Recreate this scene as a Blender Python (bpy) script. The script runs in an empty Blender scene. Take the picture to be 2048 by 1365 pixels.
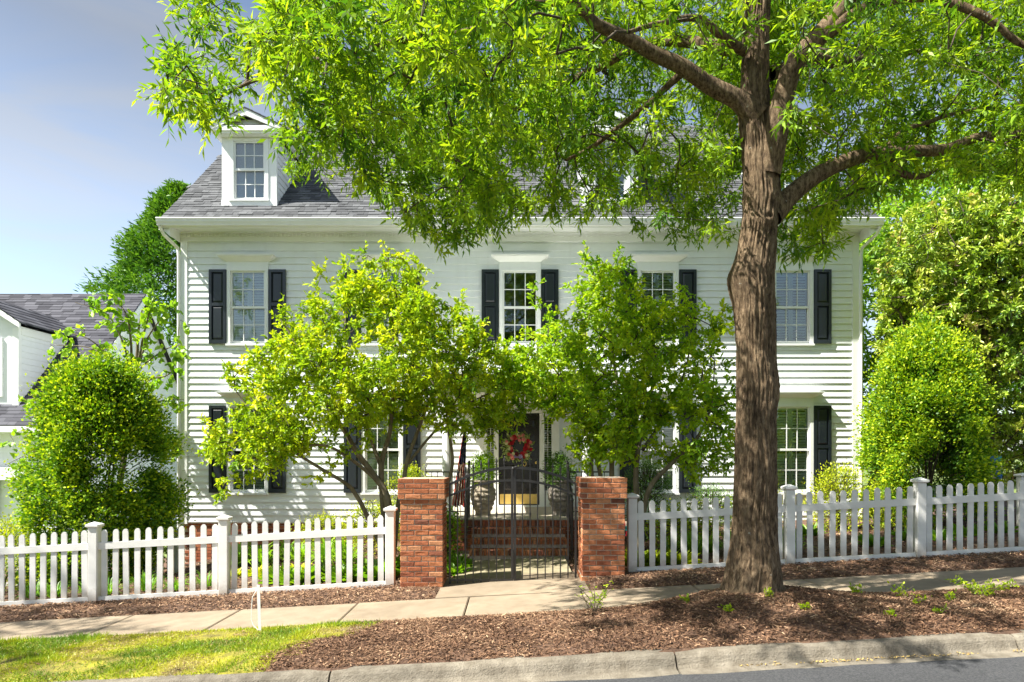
import bpy, math, random
import numpy as np
from mathutils import Vector, Matrix

rng = np.random.default_rng(7)
random.seed(7)
S = bpy.context.scene
COL = S.collection
R = math.radians

# ------------------------------------------------------------------ camera
CAM_H = 1.74
cam_d = bpy.data.cameras.new('camera')
cam_d.sensor_width = 36.0
cam_d.lens = 24.0
cam_d.shift_y = 232.5 / 2048.0
cam_d.clip_start = 0.05
cam_d.clip_end = 3000
cam = bpy.data.objects.new('camera', cam_d)
cam.location = (0, 0, CAM_H)
cam.rotation_euler = (R(90), 0, 0)
COL.objects.link(cam)
S.camera = cam
F = 1365.0

# ------------------------------------------------------------------ sky, sun, exposure
SUN = Vector((1.87, 0.66, -2.5)).normalized()        # travel direction of the light
SUN_EL = math.asin(-SUN.z)
SUN_AZ = math.atan2(-SUN.x, -SUN.y)                  # where the sun stands
world = bpy.data.worlds.new('World')
S.world = world
world.use_nodes = True
wn, wl = world.node_tree.nodes, world.node_tree.links
wn.clear()
w_out = wn.new('ShaderNodeOutputWorld')
w_bg = wn.new('ShaderNodeBackground')
w_bg.inputs['Strength'].default_value = 0.135
w_sky = wn.new('ShaderNodeTexSky')
w_sky.sky_type = 'NISHITA'
w_sky.sun_disc = False
w_sky.sun_elevation = SUN_EL
w_sky.sun_rotation = SUN_AZ
w_sky.air_density = 1.0
w_sky.dust_density = 1.4
w_sky.ozone_density = 1.0
w_tc = wn.new('ShaderNodeTexCoord')
w_map = wn.new('ShaderNodeMapping')
w_map.inputs['Scale'].default_value = (1.1, 1.1, 6.5)
w_map.inputs['Rotation'].default_value = (0, R(14), R(20))
w_no = wn.new('ShaderNodeTexNoise')
w_no.inputs['Scale'].default_value = 1.7
w_no.inputs['Detail'].default_value = 7
w_no.inputs['Roughness'].default_value = 0.52
w_no.inputs['Distortion'].default_value = 0.5
w_rp = wn.new('ShaderNodeValToRGB')
w_rp.color_ramp.elements[0].position = 0.38
w_rp.color_ramp.elements[0].color = (0.04, 0.04, 0.04, 1)
w_rp.color_ramp.elements[1].position = 0.66
w_rp.color_ramp.elements[1].color = (0.78, 0.78, 0.78, 1)
w_mix = wn.new('ShaderNodeMixRGB')
w_mix.inputs['Color2'].default_value = (2.75, 3.0, 3.4, 1)
wl.new(w_tc.outputs['Generated'], w_map.inputs['Vector'])
wl.new(w_map.outputs['Vector'], w_no.inputs['Vector'])
wl.new(w_no.outputs['Fac'], w_rp.inputs['Fac'])
wl.new(w_rp.outputs['Color'], w_mix.inputs['Fac'])
wl.new(w_sky.outputs['Color'], w_mix.inputs['Color1'])
w_sep = wn.new('ShaderNodeSeparateXYZ')
wl.new(w_tc.outputs['Generated'], w_sep.inputs[0])
w_el = wn.new('ShaderNodeValToRGB')
w_stops = ((0.10, 0.56), (0.30, 0.47), (0.48, 0.29), (0.90, 0.42))
w_el.color_ramp.elements[0].position = w_stops[0][0]
w_el.color_ramp.elements[1].position = w_stops[-1][0]
for p_, v_ in w_stops[1:-1]:
    w_el.color_ramp.elements.new(p_)
for e_, (p_, v_) in zip(w_el.color_ramp.elements, w_stops):
    e_.position = p_
    e_.color = (v_, v_, v_, 1)
wl.new(w_sep.outputs['Z'], w_el.inputs['Fac'])
w_mul = wn.new('ShaderNodeMixRGB')
w_mul.blend_type = 'MULTIPLY'
w_mul.inputs['Fac'].default_value = 1.0
wl.new(w_mix.outputs['Color'], w_mul.inputs['Color1'])
wl.new(w_el.outputs['Color'], w_mul.inputs['Color2'])
wl.new(w_mul.outputs['Color'], w_bg.inputs['Color'])
wl.new(w_bg.outputs['Background'], w_out.inputs['Surface'])

sun_d = bpy.data.lights.new('sun', 'SUN')
sun_d.energy = 3.5
sun_d.angle = R(0.55)
sun_d.color = (1.0, 0.965, 0.89)
sun = bpy.data.objects.new('sun', sun_d)
sun.rotation_euler = SUN.to_track_quat('-Z', 'Y').to_euler()
sun.location = (-20, -8, 30)
COL.objects.link(sun)

S.view_settings.view_transform = 'Standard'
S.view_settings.look = 'None'
S.view_settings.gamma = 1.0
S.view_settings.exposure = 2.06
S.view_settings.use_curve_mapping = False
S.cycles.max_bounces = 6
S.cycles.diffuse_bounces = 4
S.cycles.glossy_bounces = 3
S.cycles.transmission_bounces = 5
S.cycles.transparent_max_bounces = 12
S.cycles.caustics_reflective = False
S.cycles.caustics_refractive = False
S.cycles.sample_clamp_indirect = 6.0

# ------------------------------------------------------------------ materials
def new_mat(name):
    m = bpy.data.materials.new(name)
    m.use_nodes = True
    nt = m.node_tree
    nt.nodes.clear()
    out = nt.nodes.new('ShaderNodeOutputMaterial')
    return m, nt.nodes, nt.links, out

def noise_node(n, l, scale, detail=5, rough=0.6, coord='Object', stretch=None, dist=0.0):
    tc = n.new('ShaderNodeTexCoord')
    src = tc.outputs[coord]
    if coord == 'World':
        pass
    if stretch:
        mp = n.new('ShaderNodeMapping')
        mp.inputs['Scale'].default_value = stretch
        l.new(src, mp.inputs['Vector'])
        src = mp.outputs['Vector']
    t = n.new('ShaderNodeTexNoise')
    t.inputs['Scale'].default_value = scale
    t.inputs['Detail'].default_value = detail
    t.inputs['Roughness'].default_value = rough
    t.inputs['Distortion'].default_value = dist
    l.new(src, t.inputs['Vector'])
    return t

def pos_noise(n, l, scale, detail=5, rough=0.6, stretch=None):
    g = n.new('ShaderNodeNewGeometry')
    src = g.outputs['Position']
    if stretch:
        mp = n.new('ShaderNodeMapping')
        mp.inputs['Scale'].default_value = stretch
        l.new(src, mp.inputs['Vector'])
        src = mp.outputs['Vector']
    t = n.new('ShaderNodeTexNoise')
    t.inputs['Scale'].default_value = scale
    t.inputs['Detail'].default_value = detail
    t.inputs['Roughness'].default_value = rough
    l.new(src, t.inputs['Vector'])
    return t

def ramp(n, l, fac, stops):
    r = n.new('ShaderNodeValToRGB')
    e = r.color_ramp.elements
    e[0].position, e[0].color = stops[0][0], (*stops[0][1], 1)
    e[1].position, e[1].color = stops[-1][0], (*stops[-1][1], 1)
    for p, c in stops[1:-1]:
        x = e.new(p)
        x.color = (*c, 1)
    l.new(fac, r.inputs['Fac'])
    return r

def surf(name, c0, c1=None, rough=0.6, scale=8.0, bump=0.0, bscale=40.0, stretch=None, spec=0.4,
         metal=0.0, coord='pos', bdist=0.01, detail=5, big=None):
    m, n, l, out = new_mat(name)
    b = n.new('ShaderNodeBsdfPrincipled')
    b.inputs['Roughness'].default_value = rough
    b.inputs['Metallic'].default_value = metal
    b.inputs['Specular IOR Level'].default_value = spec
    l.new(b.outputs[0], out.inputs['Surface'])
    if c1 is None:
        b.inputs['Base Color'].default_value = (*c0, 1)
    else:
        t = pos_noise(n, l, scale, detail, 0.6, stretch)
        r = ramp(n, l, t.outputs['Fac'], [(0.32, c0), (0.68, c1)])
        col = r.outputs['Color']
        if big:
            t2 = pos_noise(n, l, big[0], 3, 0.5)
            r2 = ramp(n, l, t2.outputs['Fac'], [(0.35, (big[1],) * 3), (0.65, (1, 1, 1))])
            mx = n.new('ShaderNodeMixRGB')
            mx.blend_type = 'MULTIPLY'
            mx.inputs['Fac'].default_value = 1
            l.new(col, mx.inputs['Color1'])
            l.new(r2.outputs['Color'], mx.inputs['Color2'])
            col = mx.outputs['Color']
        l.new(col, b.inputs['Base Color'])
    if bump > 0:
        t = pos_noise(n, l, bscale, 6, 0.65, stretch)
        bp = n.new('ShaderNodeBump')
        bp.inputs['Strength'].default_value = bump
        bp.inputs['Distance'].default_value = bdist
        l.new(t.outputs['Fac'], bp.inputs['Height'])
        l.new(bp.outputs['Normal'], b.inputs['Normal'])
    return m

def tint_mat(name, stops, rough=0.8, attr='tint', use_object=False, noise=None, bump=0.0, bscale=60, spec=0.3, bdist=0.004):
    """colour picked per piece, from a per-piece attribute or the object's own random number"""
    m, n, l, out = new_mat(name)
    b = n.new('ShaderNodeBsdfPrincipled')
    b.inputs['Roughness'].default_value = rough
    b.inputs['Specular IOR Level'].default_value = spec
    if use_object:
        a = n.new('ShaderNodeObjectInfo')
        fac = a.outputs['Random']
    else:
        a = n.new('ShaderNodeAttribute')
        a.attribute_name = attr
        fac = a.outputs['Fac']
    r = ramp(n, l, fac, stops)
    col = r.outputs['Color']
    if noise:
        t = pos_noise(n, l, noise[0], 5, 0.65)
        r2 = ramp(n, l, t.outputs['Fac'], [(0.3, (noise[1],) * 3), (0.7, (noise[2],) * 3)])
        mx = n.new('ShaderNodeMixRGB')
        mx.blend_type = 'MULTIPLY'
        mx.inputs['Fac'].default_value = 1
        l.new(col, mx.inputs['Color1'])
        l.new(r2.outputs['Color'], mx.inputs['Color2'])
        col = mx.outputs['Color']
    l.new(col, b.inputs['Base Color'])
    if bump > 0:
        t = pos_noise(n, l, bscale, 5, 0.7)
        bp = n.new('ShaderNodeBump')
        bp.inputs['Strength'].default_value = bump
        bp.inputs['Distance'].default_value = bdist
        l.new(t.outputs['Fac'], bp.inputs['Height'])
        l.new(bp.outputs['Normal'], b.inputs['Normal'])
    l.new(b.outputs[0], out.inputs['Surface'])
    return m

def leaf_mat(name, stops, trans=0.45, gloss=0.06, rough=0.45, tmul=(1.25, 1.3, 0.55)):
    m, n, l, out = new_mat(name)
    a = n.new('ShaderNodeAttribute')
    a.attribute_name = 'tint'
    r = ramp(n, l, a.outputs['Fac'], stops)
    d = n.new('ShaderNodeBsdfDiffuse')
    l.new(r.outputs['Color'], d.inputs['Color'])
    t = n.new('ShaderNodeBsdfTranslucent')
    mx = n.new('ShaderNodeMixRGB')
    mx.blend_type = 'MULTIPLY'
    mx.inputs['Fac'].default_value = 1
    mx.inputs['Color2'].default_value = (*tmul, 1)
    l.new(r.outputs['Color'], mx.inputs['Color1'])
    l.new(mx.outputs['Color'], t.inputs['Color'])
    s1 = n.new('ShaderNodeMixShader')
    s1.inputs['Fac'].default_value = trans
    l.new(d.outputs[0], s1.inputs[1])
    l.new(t.outputs[0], s1.inputs[2])
    g = n.new('ShaderNodeBsdfGlossy')
    g.inputs['Roughness'].default_value = rough
    g.inputs['Color'].default_value = (0.9, 0.95, 0.9, 1)
    s2 = n.new('ShaderNodeMixShader')
    s2.inputs['Fac'].default_value = gloss
    l.new(s1.outputs[0], s2.inputs[1])
    l.new(g.outputs[0], s2.inputs[2])
    l.new(s2.outputs[0], out.inputs['Surface'])
    return m

M = {}
def paint(name, c0, c1, rough, vary=0.03, dirt=None):
    m, n, l, out = new_mat(name)
    b = n.new('ShaderNodeBsdfPrincipled')
    b.inputs['Roughness'].default_value = rough
    t = pos_noise(n, l, 3.0, 5, 0.6, (1, 1, 3))
    r = ramp(n, l, t.outputs['Fac'], [(0.32, c0), (0.68, c1)])
    oi = n.new('ShaderNodeObjectInfo')
    rv = ramp(n, l, oi.outputs['Random'], [(0, (1 - 2 * vary,) * 3), (1, (1, 1, 1))])
    mx = n.new('ShaderNodeMixRGB'); mx.blend_type = 'MULTIPLY'; mx.inputs['Fac'].default_value = 1
    l.new(r.outputs['Color'], mx.inputs['Color1']); l.new(rv.outputs['Color'], mx.inputs['Color2'])
    col = mx.outputs['Color']
    st = pos_noise(n, l, 7.0, 4, 0.6, (1, 1, 0.12))          # faint weather streaks
    rs = ramp(n, l, st.outputs['Fac'], [(0.52, (1, 1, 1)), (0.80, (0.95, 0.947, 0.935))])
    m2 = n.new('ShaderNodeMixRGB'); m2.blend_type = 'MULTIPLY'; m2.inputs['Fac'].default_value = 1
    l.new(col, m2.inputs['Color1']); l.new(rs.outputs['Color'], m2.inputs['Color2'])
    col = m2.outputs['Color']
    if dirt:                                                    # soil splashed on the foot of each piece
        tc = n.new('ShaderNodeTexCoord'); sx = n.new('ShaderNodeSeparateXYZ')
        l.new(tc.outputs['Object'], sx.inputs[0])
        nz = pos_noise(n, l, 16, 4, 0.7)
        ma = n.new('ShaderNodeMath'); ma.operation = 'MULTIPLY_ADD'; ma.inputs[1].default_value = 0.22; l.new(nz.outputs['Fac'], ma.inputs[0]); l.new(sx.outputs['Z'], ma.inputs[2])
        rd = ramp(n, l, ma.outputs[0], [(0.12, (1, 1, 1)), (0.36, (0, 0, 0))])
        mul = n.new('ShaderNodeMath'); mul.operation = 'MULTIPLY'; mul.inputs[1].default_value = dirt
        l.new(rd.outputs['Color'], mul.inputs[0])
        m3 = n.new('ShaderNodeMixRGB'); m3.inputs['Color2'].default_value = (0.30, 0.22, 0.14, 1)
        l.new(mul.outputs[0], m3.inputs['Fac']); l.new(col, m3.inputs['Color1'])
        col = m3.outputs['Color']
    l.new(col, b.inputs['Base Color'])
    l.new(b.outputs[0], out.inputs['Surface'])
    return m
M['siding'] = paint('siding', (0.77, 0.79, 0.795), (0.82, 0.84, 0.845), 0.55, 0.02)
M['trim'] = paint('trim', (0.79, 0.80, 0.785), (0.83, 0.84, 0.825), 0.45, 0.0)
M['vinyl'] = paint('vinyl', (0.68, 0.67, 0.64), (0.76, 0.75, 0.72), 0.42, 0.04)
M['picket'] = paint('picket', (0.68, 0.67, 0.64), (0.76, 0.75, 0.72), 0.42, 0.06, 0.75)
M['gutter'] = surf('gutter', (0.74, 0.74, 0.70), (0.80, 0.80, 0.77), 0.35, 3)
M['shutter'] = surf('shutter', (0.012, 0.016, 0.022), (0.016, 0.021, 0.028), 0.32, 4, spec=0.5)
M['blind'] = surf('blind', (0.82, 0.82, 0.80), None, 0.5)
M['interior'] = surf('interior', (0.10, 0.095, 0.085), None, 0.9)
M['iron'] = surf('iron', (0.010, 0.009, 0.009), (0.020, 0.018, 0.017), 0.38, 30, metal=0.0, spec=0.6)
M['door'] = surf('door', (0.010, 0.009, 0.009), (0.016, 0.014, 0.013), 0.25, 5, spec=0.5)
M['brass'] = surf('brass', (0.75, 0.52, 0.14), (0.85, 0.60, 0.20), 0.38, 12, metal=0.8)
M['mortar'] = surf('mortar', (0.40, 0.33, 0.26), (0.55, 0.47, 0.38), 0.9, 30, 0.5, 90)
M['brick'] = tint_mat('brick', [(0.0, (0.15, 0.055, 0.033)), (0.12, (0.28, 0.090, 0.044)), (0.5, (0.40, 0.135, 0.056)),
                                (0.85, (0.48, 0.19, 0.085)), (1.0, (0.53, 0.25, 0.125))], 0.85, use_object=True,
                      noise=(26, 0.62, 1.12), bump=0.9, bscale=55, bdist=0.008)
M['brick_mass'] = tint_mat('brick_mass', [(0.0, (0.12, 0.045, 0.030)), (0.5, (0.36, 0.11, 0.05)), (1.0, (0.48, 0.18, 0.09))], 0.85,
                           noise=(26, 0.7, 1.1))
M['concrete'] = surf('concrete', (0.235, 0.180, 0.120), (0.30, 0.238, 0.165), 0.85, 5.0, 0.35, 120, bdist=0.004, big=(0.9, 0.82))
M['walk'] = surf('walk', (0.20, 0.17, 0.10), (0.29, 0.25, 0.16), 0.85, 5.0, 0.35, 120, bdist=0.004)
M['kerb'] = surf('kerb', (0.15, 0.125, 0.09), (0.27, 0.235, 0.18), 0.88, 9.0, 1.0, 60, bdist=0.016, big=(1.6, 0.62))
M['porch_slab'] = surf('porch_slab', (0.36, 0.31, 0.24), (0.45, 0.40, 0.31), 0.75, 4, 0.2, 60)
M['asphalt'] = surf('asphalt', (0.022, 0.023, 0.026), (0.080, 0.080, 0.082), 0.85, 60, 0.8, 160, bdist=0.006, big=(0.8, 0.8))
M['soil'] = surf('soil', (0.07, 0.038, 0.024), (0.20, 0.115, 0.07), 0.95, 14, 0.9, 45, bdist=0.03, big=(1.1, 0.7))
M['turf'] = surf('turf', (0.10, 0.075, 0.035), (0.36, 0.33, 0.02), 0.95, 4.5, 0.9, 45, bdist=0.03)
M['far_grass'] = surf('far_grass', (0.08, 0.12, 0.03), (0.16, 0.20, 0.05), 0.95, 2, 0.5, 20)
M['chip'] = tint_mat('chip', [(0.0, (0.065, 0.033, 0.019)), (0.35, (0.165, 0.088, 0.048)), (0.72, (0.32, 0.19, 0.11)), (1.0, (0.55, 0.38, 0.23))], 0.9)
M['litter'] = tint_mat('litter', [(0.0, (0.25, 0.15, 0.05)), (1.0, (0.55, 0.40, 0.12))], 0.9)
M['shingle'] = tint_mat('shingle', [(0.0, (0.048, 0.050, 0.053)), (0.5, (0.080, 0.083, 0.087)), (1.0, (0.122, 0.126, 0.131))], 0.92,
                        noise=(60, 0.8, 1.15), bump=0.5, bscale=180)
M['shingle_dark'] = tint_mat('shingle_dark', [(0.0, (0.030, 0.030, 0.038)), (0.5, (0.055, 0.055, 0.066)), (1.0, (0.095, 0.095, 0.11))], 0.92,
                             noise=(60, 0.85, 1.1))
M['felt'] = surf('felt', (0.05, 0.05, 0.055), None, 0.95)
M['bark_twig'] = surf('bark_twig', (0.045, 0.032, 0.022), (0.095, 0.072, 0.050), 0.9, 20, 0.5, 60)
M['bark_small'] = surf('bark_small', (0.10, 0.078, 0.045), (0.24, 0.20, 0.13), 0.85, 11, 0.4, 60, (1, 1, 0.4))
M['stone'] = surf('stone', (0.22, 0.18, 0.13), (0.46, 0.39, 0.29), 0.9, 9, 0.9, 30, (1, 1, 3), bdist=0.02)
M['stone_grey'] = surf('stone_grey', (0.14, 0.12, 0.10), (0.32, 0.28, 0.23), 0.9, 9, 0.9, 30, (1, 1, 3), bdist=0.02)
M['stake'] = surf('stake', (0.70, 0.69, 0.66), (0.80, 0.79, 0.76), 0.4, 12)
M['flag_red'] = surf('flag_red', (0.42, 0.035, 0.025), None, 0.8)
M['flag_white'] = surf('flag_white', (0.74, 0.62, 0.48), None, 0.8)
M['flag_blue'] = surf('flag_blue', (0.022, 0.022, 0.055), None, 0.8)
for nm, c in (('fl_red', (0.45, 0.012, 0.025)), ('fl_pink', (0.75, 0.25, 0.24)), ('fl_coral', (0.62, 0.13, 0.10)),
              ('fl_purple', (0.42, 0.33, 0.62)), ('fl_wine', (0.14, 0.012, 0.02)), ('fl_cream', (0.70, 0.72, 0.45)),
              ('cloth_blue', (0.03, 0.16, 0.50)), ('cloth_teal', (0.02, 0.32, 0.34)), ('fl_yellow', (0.8, 0.55, 0.03))):
    M[nm] = surf(nm, c, None, 0.7)

# oak bark: deep vertical furrows, grey brown with paler ridges and lichen flecks
def bark_mat():
    m, n, l, out = new_mat('bark_oak')
    b = n.new('ShaderNodeBsdfPrincipled')
    b.inputs['Roughness'].default_value = 0.92
    b.inputs['Specular IOR Level'].default_value = 0.2
    t1 = pos_noise(n, l, 34, 8, 0.72, (1, 1, 0.30))
    t2 = pos_noise(n, l, 3.0, 4, 0.6, (1, 1, 0.6))
    r1 = ramp(n, l, t1.outputs['Fac'], [(0.36, (0.042, 0.030, 0.020)), (0.50, (0.155, 0.112, 0.072)), (0.66, (0.30, 0.235, 0.16))])
    r2 = ramp(n, l, t2.outputs['Fac'], [(0.35, (0.72, 0.68, 0.62)), (0.65, (1.12, 1.05, 0.95))])
    mx = n.new('ShaderNodeMixRGB')
    mx.blend_type = 'MULTIPLY'
    mx.inputs['Fac'].default_value = 1
    l.new(r1.outputs['Color'], mx.inputs['Color1'])
    l.new(r2.outputs['Color'], mx.inputs['Color2'])
    t3 = pos_noise(n, l, 17, 3, 0.6)
    r3 = ramp(n, l, t3.outputs['Fac'], [(0.70, (0, 0, 0)), (0.76, (1, 1, 1))])
    mx2 = n.new('ShaderNodeMixRGB')
    mx2.inputs['Color2'].default_value = (0.38, 0.37, 0.31, 1)
    l.new(r3.outputs['Color'], mx2.inputs['Fac'])
    l.new(mx.outputs['Color'], mx2.inputs['Color1'])
    l.new(mx2.outputs['Color'], b.inputs['Base Color'])
    bp = n.new('ShaderNodeBump')
    bp.inputs['Strength'].default_value = 1.0
    bp.inputs['Distance'].default_value = 0.028
    l.new(t1.outputs['Fac'], bp.inputs['Height'])
    l.new(bp.outputs['Normal'], b.inputs['Normal'])
    l.new(b.outputs[0], out.inputs['Surface'])
    return m
M['bark_oak'] = bark_mat()

def glass_mat():
    m, n, l, out = new_mat('glass')
    tr = n.new('ShaderNodeBsdfTransparent')
    tr.inputs['Color'].default_value = (0.86, 0.92, 0.90, 1)
    g = n.new('ShaderNodeBsdfGlossy')
    g.inputs['Roughness'].default_value = 0.02
    g.inputs['Color'].default_value = (1, 1, 1, 1)
    fr = n.new('ShaderNodeFresnel')
    fr.inputs['IOR'].default_value = 1.75
    t = pos_noise(n, l, 3.0, 2, 0.5)
    bp = n.new('ShaderNodeBump')
    bp.inputs['Strength'].default_value = 0.15
    bp.inputs['Distance'].default_value = 0.01
    l.new(t.outputs['Fac'], bp.inputs['Height'])
    l.new(bp.outputs['Normal'], g.inputs['Normal'])
    mx = n.new('ShaderNodeMixShader')
    l.new(fr.outputs[0], mx.inputs['Fac'])
    l.new(tr.outputs[0], mx.inputs[1])
    l.new(g.outputs[0], mx.inputs[2])
    l.new(mx.outputs[0], out.inputs['Surface'])
    return m
M['glass'] = glass_mat()

M['leaf_oak'] = leaf_mat('leaf_oak', [(0, (0.070, 0.190, 0.012)), (0.5, (0.235, 0.400, 0.014)), (1, (0.450, 0.580, 0.022))], 0.52, 0.02, 0.45, (1.25, 1.2, 0.6))
M['leaf_yard'] = leaf_mat('leaf_yard', [(0, (0.150, 0.300, 0.012)), (0.5, (0.385, 0.530, 0.014)), (1, (0.640, 0.680, 0.025))], 0.52, 0.02, 0.45, (1.2, 1.15, 0.6))
M['leaf_ever'] = leaf_mat('leaf_ever', [(0, (0.045, 0.130, 0.012)), (0.5, (0.180, 0.340, 0.012)), (1, (0.520, 0.600, 0.018))], 0.38, 0.02, 0.5)
M['leaf_box'] = leaf_mat('leaf_box', [(0, (0.035, 0.100, 0.014)), (1, (0.130, 0.260, 0.020))], 0.25, 0.03, 0.5)
M['leaf_lime'] = leaf_mat('leaf_lime', [(0, (0.220, 0.330, 0.012)), (1, (0.620, 0.620, 0.022))], 0.35, 0.02)
M['leaf_redbud'] = leaf_mat('leaf_redbud', [(0, (0.140, 0.300, 0.018)), (1, (0.380, 0.560, 0.030))], 0.45, 0.04)
M['leaf_mag'] = leaf_mat('leaf_mag', [(0, (0.080, 0.170, 0.020)), (0.35, (0.270, 0.410, 0.030)), (0.65, (0.460, 0.550, 0.060)), (0.93, (0.62, 0.60, 0.14)), (1, (0.50, 0.36, 0.15))], 0.30, 0.05, 0.45)
M['leaf_conifer'] = leaf_mat('leaf_conifer', [(0, (0.035, 0.120, 0.016)), (1, (0.170, 0.320, 0.026))], 0.25, 0.02)
M['leaf_back'] = leaf_mat('leaf_back', [(0, (0.110, 0.260, 0.016)), (1, (0.360, 0.540, 0.022))], 0.42, 0.02)
M['leaf_strap'] = leaf_mat('leaf_strap', [(0, (0.080, 0.220, 0.016)), (1, (0.310, 0.500, 0.022))], 0.38, 0.03)
M['leaf_wreath'] = leaf_mat('leaf_wreath', [(0, (0.16, 0.24, 0.05)), (1, (0.52, 0.58, 0.24))], 0.2, 0.02)
M['grass'] = leaf_mat('grass', [(0, (0.120, 0.210, 0.020)), (0.35, (0.240, 0.340, 0.020)), (0.65, (0.460, 0.470, 0.022)), (0.85, (0.50, 0.43, 0.14)), (1, (0.42, 0.33, 0.19))], 0.3, 0.02)

# ------------------------------------------------------------------ mesh helpers
def link(o, parent=None):
    COL.objects.link(o)
    if parent is not None:
        o.parent = parent
    return o

def tag(o, label=None, cat=None, group=None, kind=None):
    if label: o['label'] = label
    if cat: o['category'] = cat
    if group: o['group'] = group
    if kind: o['kind'] = kind
    return o

def empty(name, loc=(0, 0, 0), rz=0.0):
    o = bpy.data.objects.new(name, None)
    o.location = loc
    o.rotation_euler = (0, 0, rz)
    o.empty_display_size = 0.1
    COL.objects.link(o)
    return o

def np_mesh(name, V, Fc, mats, tint=None, smooth=False, mat_idx=None):
    V = np.asarray(V, dtype=np.float32).reshape(-1, 3)
    me = bpy.data.meshes.new(name)
    if isinstance(Fc, np.ndarray):
        nf, k = Fc.shape
        me.vertices.add(len(V))
        me.vertices.foreach_set('co', V.ravel())
        me.loops.add(nf * k)
        me.loops.foreach_set('vertex_index', Fc.astype(np.int32).ravel())
        me.polygons.add(nf)
        me.polygons.foreach_set('loop_start', np.arange(0, nf * k, k, dtype=np.int32))
        me.update(calc_edges=True)
    else:
        me.from_pydata(V.tolist(), [], Fc)
        me.update()
    if not isinstance(mats, (list, tuple)):
        mats = [mats]
    for m in mats:
        me.materials.append(m)
    if mat_idx is not None:
        me.polygons.foreach_set('material_index', np.asarray(mat_idx, dtype=np.int32))
    if smooth:
        me.polygons.foreach_set('use_smooth', np.ones(len(me.polygons), dtype=bool))
    if tint is not None:
        a = me.attributes.new('tint', 'FLOAT', 'POINT')
        a.data.foreach_set('value', np.asarray(tint, dtype=np.float32).ravel())
    return me

def mesh_obj(name, me, parent=None, loc=None, rot=None, scale=None):
    o = bpy.data.objects.new(name, me)
    if loc is not None: o.location = loc
    if rot is not None: o.rotation_euler = rot
    if scale is not None: o.scale = scale
    return link(o, parent)

BOXF = [(0, 3, 2, 1), (4, 5, 6, 7), (0, 1, 5, 4), (1, 2, 6, 5), (2, 3, 7, 6), (3, 0, 4, 7)]

class MB:
    def __init__(self):
        self.v, self.f, self.mi, self.t = [], [], [], []
    def add(self, vs, fs, mi=0, t=0.5):
        b = len(self.v)
        self.v.extend([tuple(p) for p in vs])
        self.t.extend([t] * len(vs))
        for f in fs:
            self.f.append([i + b for i in f])
            self.mi.append(mi)
    def box(self, x0, x1, y0, y1, z0, z1, mi=0, t=0.5):
        self.add([(x0, y0, z0), (x1, y0, z0), (x1, y1, z0), (x0, y1, z0), (x0, y0, z1), (x1, y0, z1), (x1, y1, z1), (x0, y1, z1)], BOXF, mi, t)
        return self
    def cbox(self, x0, x1, y0, y1, z0, z1, c=0.006, mi=0):
        """box with chamfered vertical and front edges"""
        ring = [(x0 + c, y0), (x1 - c, y0), (x1, y0 + c), (x1, y1 - c), (x1 - c, y1), (x0 + c, y1), (x0, y1 - c), (x0, y0 + c)]
        inner = [(x0 + 2 * c, y0 + c), (x1 - 2 * c, y0 + c), (x1 - c, y0 + 2 * c), (x1 - c, y1 - 2 * c), (x1 - 2 * c, y1 - c), (x0 + 2 * c, y1 - c), (x0 + c, y1 - 2 * c), (x0 + c, y0 + 2 * c)]
        vs = [(x, y, z0) for x, y in inner] + [(x, y, z0 + c) for x, y in ring] + [(x, y, z1 - c) for x, y in ring] + [(x, y, z1) for x, y in inner]
        fs = [list(range(7, -1, -1)), list(range(24, 32))]
        for k in range(3):
            for i in range(8):
                j = (i + 1) % 8
                fs.append((k * 8 + i, k * 8 + j, k * 8 + 8 + j, k * 8 + 8 + i))
        self.add(vs, fs, mi)
        return self
    def prism(self, poly, axis, a0, a1, mi=0):
        """poly: list of 2D points; axis: 'x','y','z' extrusion axis"""
        n = len(poly)
        def P(p, a):
            return {'x': (a, p[0], p[1]), 'y': (p[0], a, p[1]), 'z': (p[0], p[1], a)}[axis]
        vs = [P(p, a0) for p in poly] + [P(p, a1) for p in poly]
        fs = [list(range(n))[::-1], list(range(n, 2 * n))]
        for i in range(n):
            j = (i + 1) % n
            fs.append((i, j, n + j, n + i))
        self.add(vs, fs, mi)
        return self
    def tube(self, pts, radii, sides=8, mi=0, cap=True):
        V, Fq = tube_arrays(np.array(pts, float), np.array(radii, float) if np.ndim(radii) else np.full(len(pts), radii), sides)
        b = len(self.v)
        self.v.extend(map(tuple, V)); self.t.extend([0.5] * len(V))
        for f in Fq:
            self.f.append([int(i) + b for i in f]); self.mi.append(mi)
        if cap:
            n = len(pts)
            self.f.append([b + i for i in range(sides)][::-1]); self.mi.append(mi)
            self.f.append([b + (n - 1) * sides + i for i in range(sides)]); self.mi.append(mi)
        return self
    def lathe(self, prof, c=(0, 0, 0), sides=16, mi=0):
        vs, fs = [], []
        for r, z in prof:
            for i in range(sides):
                a = 2 * math.pi * i / sides
                vs.append((c[0] + r * math.cos(a), c[1] + r * math.sin(a), c[2] + z))
        for k in range(len(prof) - 1):
            for i in range(sides):
                j = (i + 1) % sides
                fs.append((k * sides + i, k * sides + j, (k + 1) * sides + j, (k + 1) * sides + i))
        fs.append(list(range(sides))[::-1])
        fs.append([(len(prof) - 1) * sides + i for i in range(sides)])
        self.add(vs, fs, mi)
        return self
    def mesh(self, name, mats, smooth=False, tint=False):
        return np_mesh(name, np.array(self.v), self.f, mats, np.array(self.t) if tint else None, smooth, self.mi)
    def build(self, name, mats, parent=None, smooth=False, tint=False):
        return mesh_obj(name, self.mesh(name, mats, smooth, tint), parent)

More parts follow.
